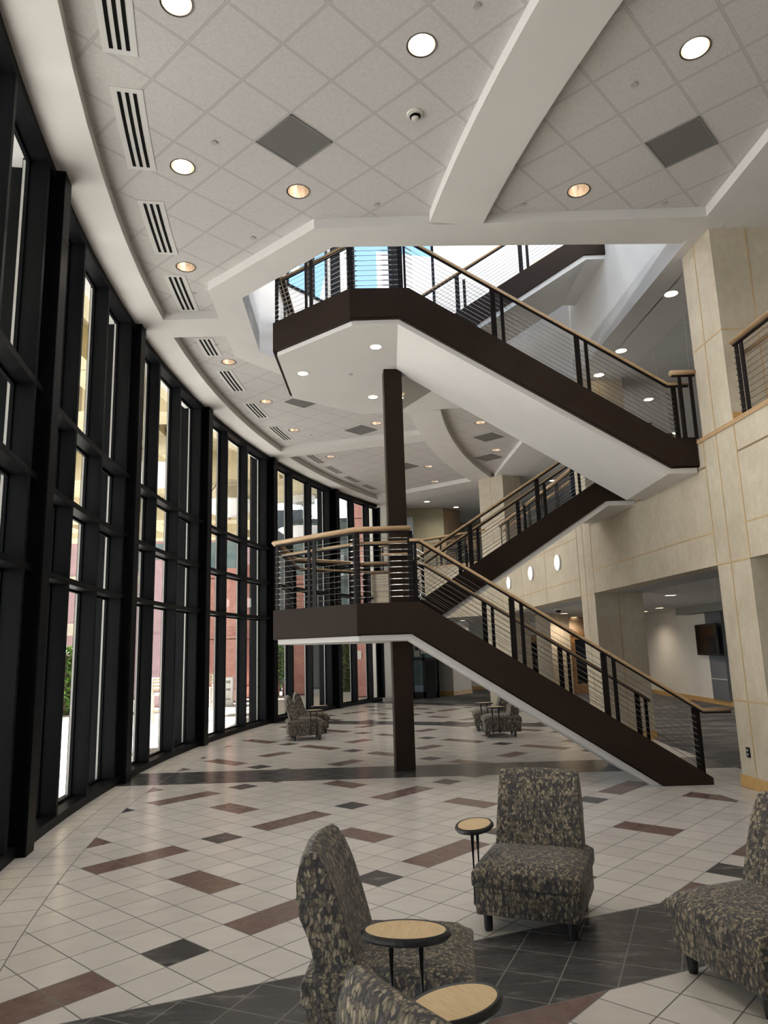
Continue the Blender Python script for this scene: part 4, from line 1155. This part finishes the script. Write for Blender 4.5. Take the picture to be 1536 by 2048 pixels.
cano = tag(cn.build('canopy', M['canopy']), 'cream concrete canopy roofing the plaza outside the windows', 'canopy')
for k, (y0, dy) in enumerate(((2.5, 1.1), (10.5, 1.1), (18.5, 1.1), (26.5, 1.1), (34.5, 1.1), (40, 1.0))):
    b = MB(); xr = P(29.9, math.degrees(math.asin(max(-.9, min(.9, (y0 - CY) / 29.9)))))[0]
    if y0 > 34: xr = min(xr, -6.4)
    b.prism([(xr - .1, y0), (xr - .1, y0 + dy), (-17.4, y0 + dy - 1.5), (-17.4, y0 - 1.5)], CZ - 1.1, CZ + .01); b.build('beam', M['canopy'], cano)
for k, x in enumerate((-7.5, -12.3, -17.0)):
    b = MB(); b.box(x, x + .8, -10, 40.9, CZ - .8, CZ + .012); b.build('beam', M['canopy'], cano)
# upper storey of the building above the window wall, outside
us = MB(); us.ring(29.3, 29.7, -40, 31, 7.3, CZ + .9, 2); struct(us.build('wall_front', M['canopy']))

def _stone(t, b):
    n = noise(2.2, 6, rough=.7); x, y, z = pos(); q = (z * .42).frac(); g = q.mn(q.inv()).lt(.010)
    c = ramp(n, [(.3, (.38, .18, .155)), (.55, (.50, .26, .225)), (.75, (.60, .35, .31))]); t.links.new(mixc(g, c, (.14, .06, .05)), b.inputs['Base Color']); t.links.new(bump(n, .05, .6), b.inputs['Normal'])
M['redstone'] = mat('red brown stone', (.4, .2, .17), .8, build=_stone)
M['pinkstone'] = mat('mauve stone', (.42, .29, .33), .8, vary=.15, vscale=2)
def pillar(x, y, sx, sy, h, label, m='redstone'):
    t = thing('stone_pillar', label, 'pillar', (x, y, -.03))
    MB().box(-sx / 2, sx / 2, -sy / 2, sy / 2, 0, h).build('shaft', M[m], t, bevel=.03)
    MB().box(-sx / 2 - .08, sx / 2 + .08, -sy / 2 - .08, sy / 2 + .08, 0, .5).build('plinth', M[m], t, bevel=.02)
    MB().box(-sx / 2 - .06, sx / 2 + .06, -sy / 2 - .06, sy / 2 + .06, h * .46, h * .46 + .15).build('band_course', M[m], t)
    return t
pillar(-6.55, 29.2, 1.3, 1.3, 5.2, 'red stone pillar outside between the third and fourth dark piers, left one')
pillar(-5.6, 31.5, 1.5, 1.2, 5.6, 'broad red stone pillar outside, right of the hanging saucer lamp')
pillar(-4.1, 32.5, .9, .9, 5.2, 'red stone pillar outside, left of the far glass doors')
pillar(-1.15, 29.6, .55, .7, 7.8, 'tall slim red stone pillar outside the last window, with a small white notice')
pillar(-8.6, 27.5, 1.1, 1.2, 5.4, 'mauve stone pillar outside, behind the wooden plaza chairs', 'pinkstone')
pillar(-11.5, 33.0, 1.5, 1.5, 5.0, 'mauve stone pillar far out on the plaza', 'pinkstone')
tag(MB().box(-1.23, -1.07, 29.20, 29.215, 1.45, 1.78).build('notice_plate', M['frame_w']), 'small white notice on the slim red pillar outside the last window', 'sign')
tag(MB().box(-.15, .15, -.02, .02, 0, .55).build('notice_plate', M['frame_w']), 'white notice panel on the broad red pillar outside', 'sign').location = (-5.5, 30.87, 2.9)

# building across the plaza
M['facade'] = mat('pink rendered facade', (.40, .24, .22), .8, vary=.12, vscale=1)
M['facade_cream'] = mat('cream rendered facade', (.55, .47, .33), .8, vary=.06)
ab = thing('office_building', 'long building across the plaza with bands of glass and pink render', 'building', (-12, 48, 0), radians(0))
MB().box(-30, 16, 0, 8, 0, 10).build('wall', M['facade'], ab)
for z0, z1, mm in ((3.3, 4.1, 'facade_cream'), (6.4, 7.2, 'facade_cream'), (9.4, 10.3, 'facade_cream')):
    MB().box(-30.1, 16.1, -.08, .3, z0, z1).build('cornice', M[mm], ab)
for k in range(11):
    x = -28 + k * 3.9
    for z0, z1 in ((.9, 3.0), (4.4, 6.2), (7.4, 9.2)):
        MB().box(x, x + 2.7, -.05, .1, z0, z1).build('window', M['glass_far'], ab)
M['darkclad'] = mat('dark grey cladding', (.045, .05, .052), .5)
dk = thing('chapel_tower', 'dark clad tower with a white cross beyond the canopy', 'building', (-6.3, 43.5, 0))
MB().box(-1.7, 1.3, 0, 2.0, 0, 10.4).build('wall', M['darkclad'], dk)
cr = MB(); cr.box(.52, .62, -.12, -.02, 7.6, 9.6); cr.box(.22, .92, -.12, -.02, 9.0, 9.1); cr.build('cross', M['frame_w'], dk)
gp = thing('glass_pavilion', 'green tinted glass wing beyond the last windows', 'building', (-.8, 37, 0))
MB().box(-4.2, 4.0, 0, 3, 0, 8.6).build('wall', M['glass_far'], gp)
for z in (2.7, 3.4, 5.2, 6.4, 7.4, 8.4): MB().box(-4.25, 4.05, -.06, .1, z, z + .18).build('band', M['darkclad'], gp)
for x in (-4.2, -2.6, -1.0, .6, 2.2): MB().box(x, x + .12, -.10, .1, 0, 8.6).build('mullion', M['darkclad'], gp)
rw = thing('rooftop_wing', 'pale pink rooftop wing with a blue glass band seen through the ceiling well', 'building', (3.0, 21, 7.65))
M['palepink'] = mat('pale pink render', (.62, .53, .54), .8)
MB().prism([(-3.0, 0), (3.0, 1.5), (3.0, 4), (-3.0, 4)], 0, 6.6).build('wall', M['palepink'], rw)
M['skyglass'] = mat('blue tinted glass', (.05, .22, .50), .08, spec=.8)
MB().prism([(-2.6, -.05), (2.8, 1.42), (2.8, 1.6), (-2.6, .3)], .8, 4.0).build('window', M['skyglass'], rw)

# hedges: leafy mass of small tilted leaves
def _leaf(t, b):
    n = noise(3, 3); t.links.new(ramp(n, [(.3, (.035, .10, .015)), (.7, (.16, .30, .05))]), b.inputs['Base Color'])
M['leaf'] = mat('hedge leaves', (.1, .22, .03), .6, build=_leaf)
M['stem'] = mat('brown stems', (.09, .06, .04), .8)
def hedge(x0, x1, y0, y1, h, label, n=2600, s=.07):
    t = thing('hedge', label, 'hedge', ((x0 + x1) / 2, (y0 + y1) / 2, -.03), world_children=True)
    MB().prism([(x0 + .15, y0 + .15), (x1 - .15, y0 + .15), (x1 - .15, y1 - .15), (x0 + .15, y1 - .15)], -.03, h - .2).build('stems', M['stem'], t)
    m = MB(); rn = random.Random(int(x0 * 10 + y0))
    for k in range(n):
        px, py, pz = rn.uniform(x0, x1), rn.uniform(y0, y1), rn.uniform(0, h) ** .9
        f_ = rn.random()
        if f_ < .35: pz = h + rn.uniform(-.12, .12)
        elif f_ < .7: py = y0 + rn.uniform(-.1, .12)
        else: px = (x1 if rn.random() < .5 else x0) + rn.uniform(-.1, .1)
        a, b_ = rn.uniform(0, 2 * pi), rn.uniform(-.9, .9); u = Vector((cos(a), sin(a), b_)).normalized() * s; v_ = u.cross(Vector((rn.uniform(-1, 1), rn.uniform(-1, 1), 1))).normalized() * s * .6
        c = Vector((px, py, pz)); m.add([c - u, c + v_, c + u, c - v_], [(0, 1, 2, 3)])
    m.build('foliage', M['leaf'], t)
hedge(-16.5, -10.6, 24.5, 26.0, 2.1, 'bright green hedge on the plaza seen low through the nearest windows', 5000, .09)
hedge(-9.5, -7.0, 33.5, 34.6, 1.3, 'low green hedge on the plaza behind the wooden chairs', 1800, .07)
hedge(-2.6, -.9, 33.6, 34.6, 2.4, 'green shrubbery outside the last windows', 2200, .08)
hedge(-7.9, -5.2, 36.0, 37.0, 2.0, 'green shrubbery beyond the broad red pillar', 1800, .08)

def plaza_chair(x, y, rz, label):
    t = thing('plaza_chair', label, 'chair', (x, y, -.03), rz, 'tall pale plaza chairs')
    m = MB()
    for k in range(4): m.box(-.21, .21, -.2 + k * .105, -.2 + k * .105 + .09, .72, .745)
    m.build('seat', M['palewood'], t)
    for sx, sy in ((-1, -1), (1, -1), (-1, 1), (1, 1)):
        MB().box(sx * .2 - .022, sx * .2 + .022, sy * .19 - .022, sy * .19 + .022, 0, .72 if sy < 0 else 1.18).build('leg', M['palewood'], t)
    m = MB()
    for z in (.86, .96, 1.06, 1.14): m.box(-.2, .2, .18, .2, z, z + .06)
    m.build('backrest', M['palewood'], t)
    m = MB(); m.box(-.2, .2, -.2, -.17, .28, .32); m.box(-.2, .2, .17, .2, .28, .32); m.build('footrest', M['palewood'], t)
M['palewood'] = mat('bleached wood', (.55, .47, .36), .7, vary=.1)
plaza_chair(-6.55, 21.2, .4, 'pale wooden high chair on the plaza, seen between the second and third dark piers')
plaza_chair(-6.9, 22.4, 2.6, 'second pale wooden high chair on the plaza, just behind the first')
plaza_chair(-6.0, 25.0, .9, 'pale wooden high chair on the plaza just past the third dark pier')
wb_ = thing('plaza_sign', 'low white block sign standing on the sunlit plaza', 'sign', (-5.9, 27.2, -.03))
MB().box(-.17, .17, -.1, .1, 0, 1.0).build('panel', M['frame_w'], wb_, bevel=.01)
bm_ = MB(); bm_.box(-.08, .08, -.105, -.1, .78, .88); bm_.box(-.08, .08, -.105, -.1, .52, .60); bm_.box(-.10, .10, -.105, -.1, .20, .24); bm_.build('marking', M['box'], wb_)

# hanging saucer lamps under the canopy
def saucer(x, y, z, s, label):
    t = thing('saucer_lamp', label, 'lamp', (x, y, z), 0, 'white saucer lamps hanging under the canopy')
    MB().lathe([(0, -.42 * s), (.5 * s, -.34 * s), (1.0 * s, -.12 * s), (1.25 * s, .05 * s), (1.25 * s, .09 * s), (.9 * s, .02 * s), (0, -.1 * s)], n=36).build('shade', M['saucer'], t, smooth=True)
    top = CZ - z - .02
    MB().lathe([(.42 * s, top - .35), (.55 * s, top - .35), (.55 * s, top), (.42 * s, top), (.42 * s, top - .35)], n=30).build('ceiling_ring', M['frame_w'], t)
    for k in range(4):
        a = pi / 4 + k * pi / 2
        MB().tube([(0, 0, top - .35 if top > 1 else top), (1.1 * s * cos(a), 1.1 * s * sin(a), .05)], .014, 6).build('rod', M['darkclad'], t)
M['saucer'] = mat('white saucer shade', (.78, .79, .80), .5)
saucer(-5.9, 27.0, 7.35, 1.0, 'white saucer lamp hanging outside, seen right of the third dark pier')
saucer(-3.9, 34.5, 7.55, 1.0, 'white saucer lamp hanging outside, above the chapel cross')
saucer(-6.8, 21.5, 7.3, 1.0, 'white saucer lamp hanging outside, seen left of the third dark pier')
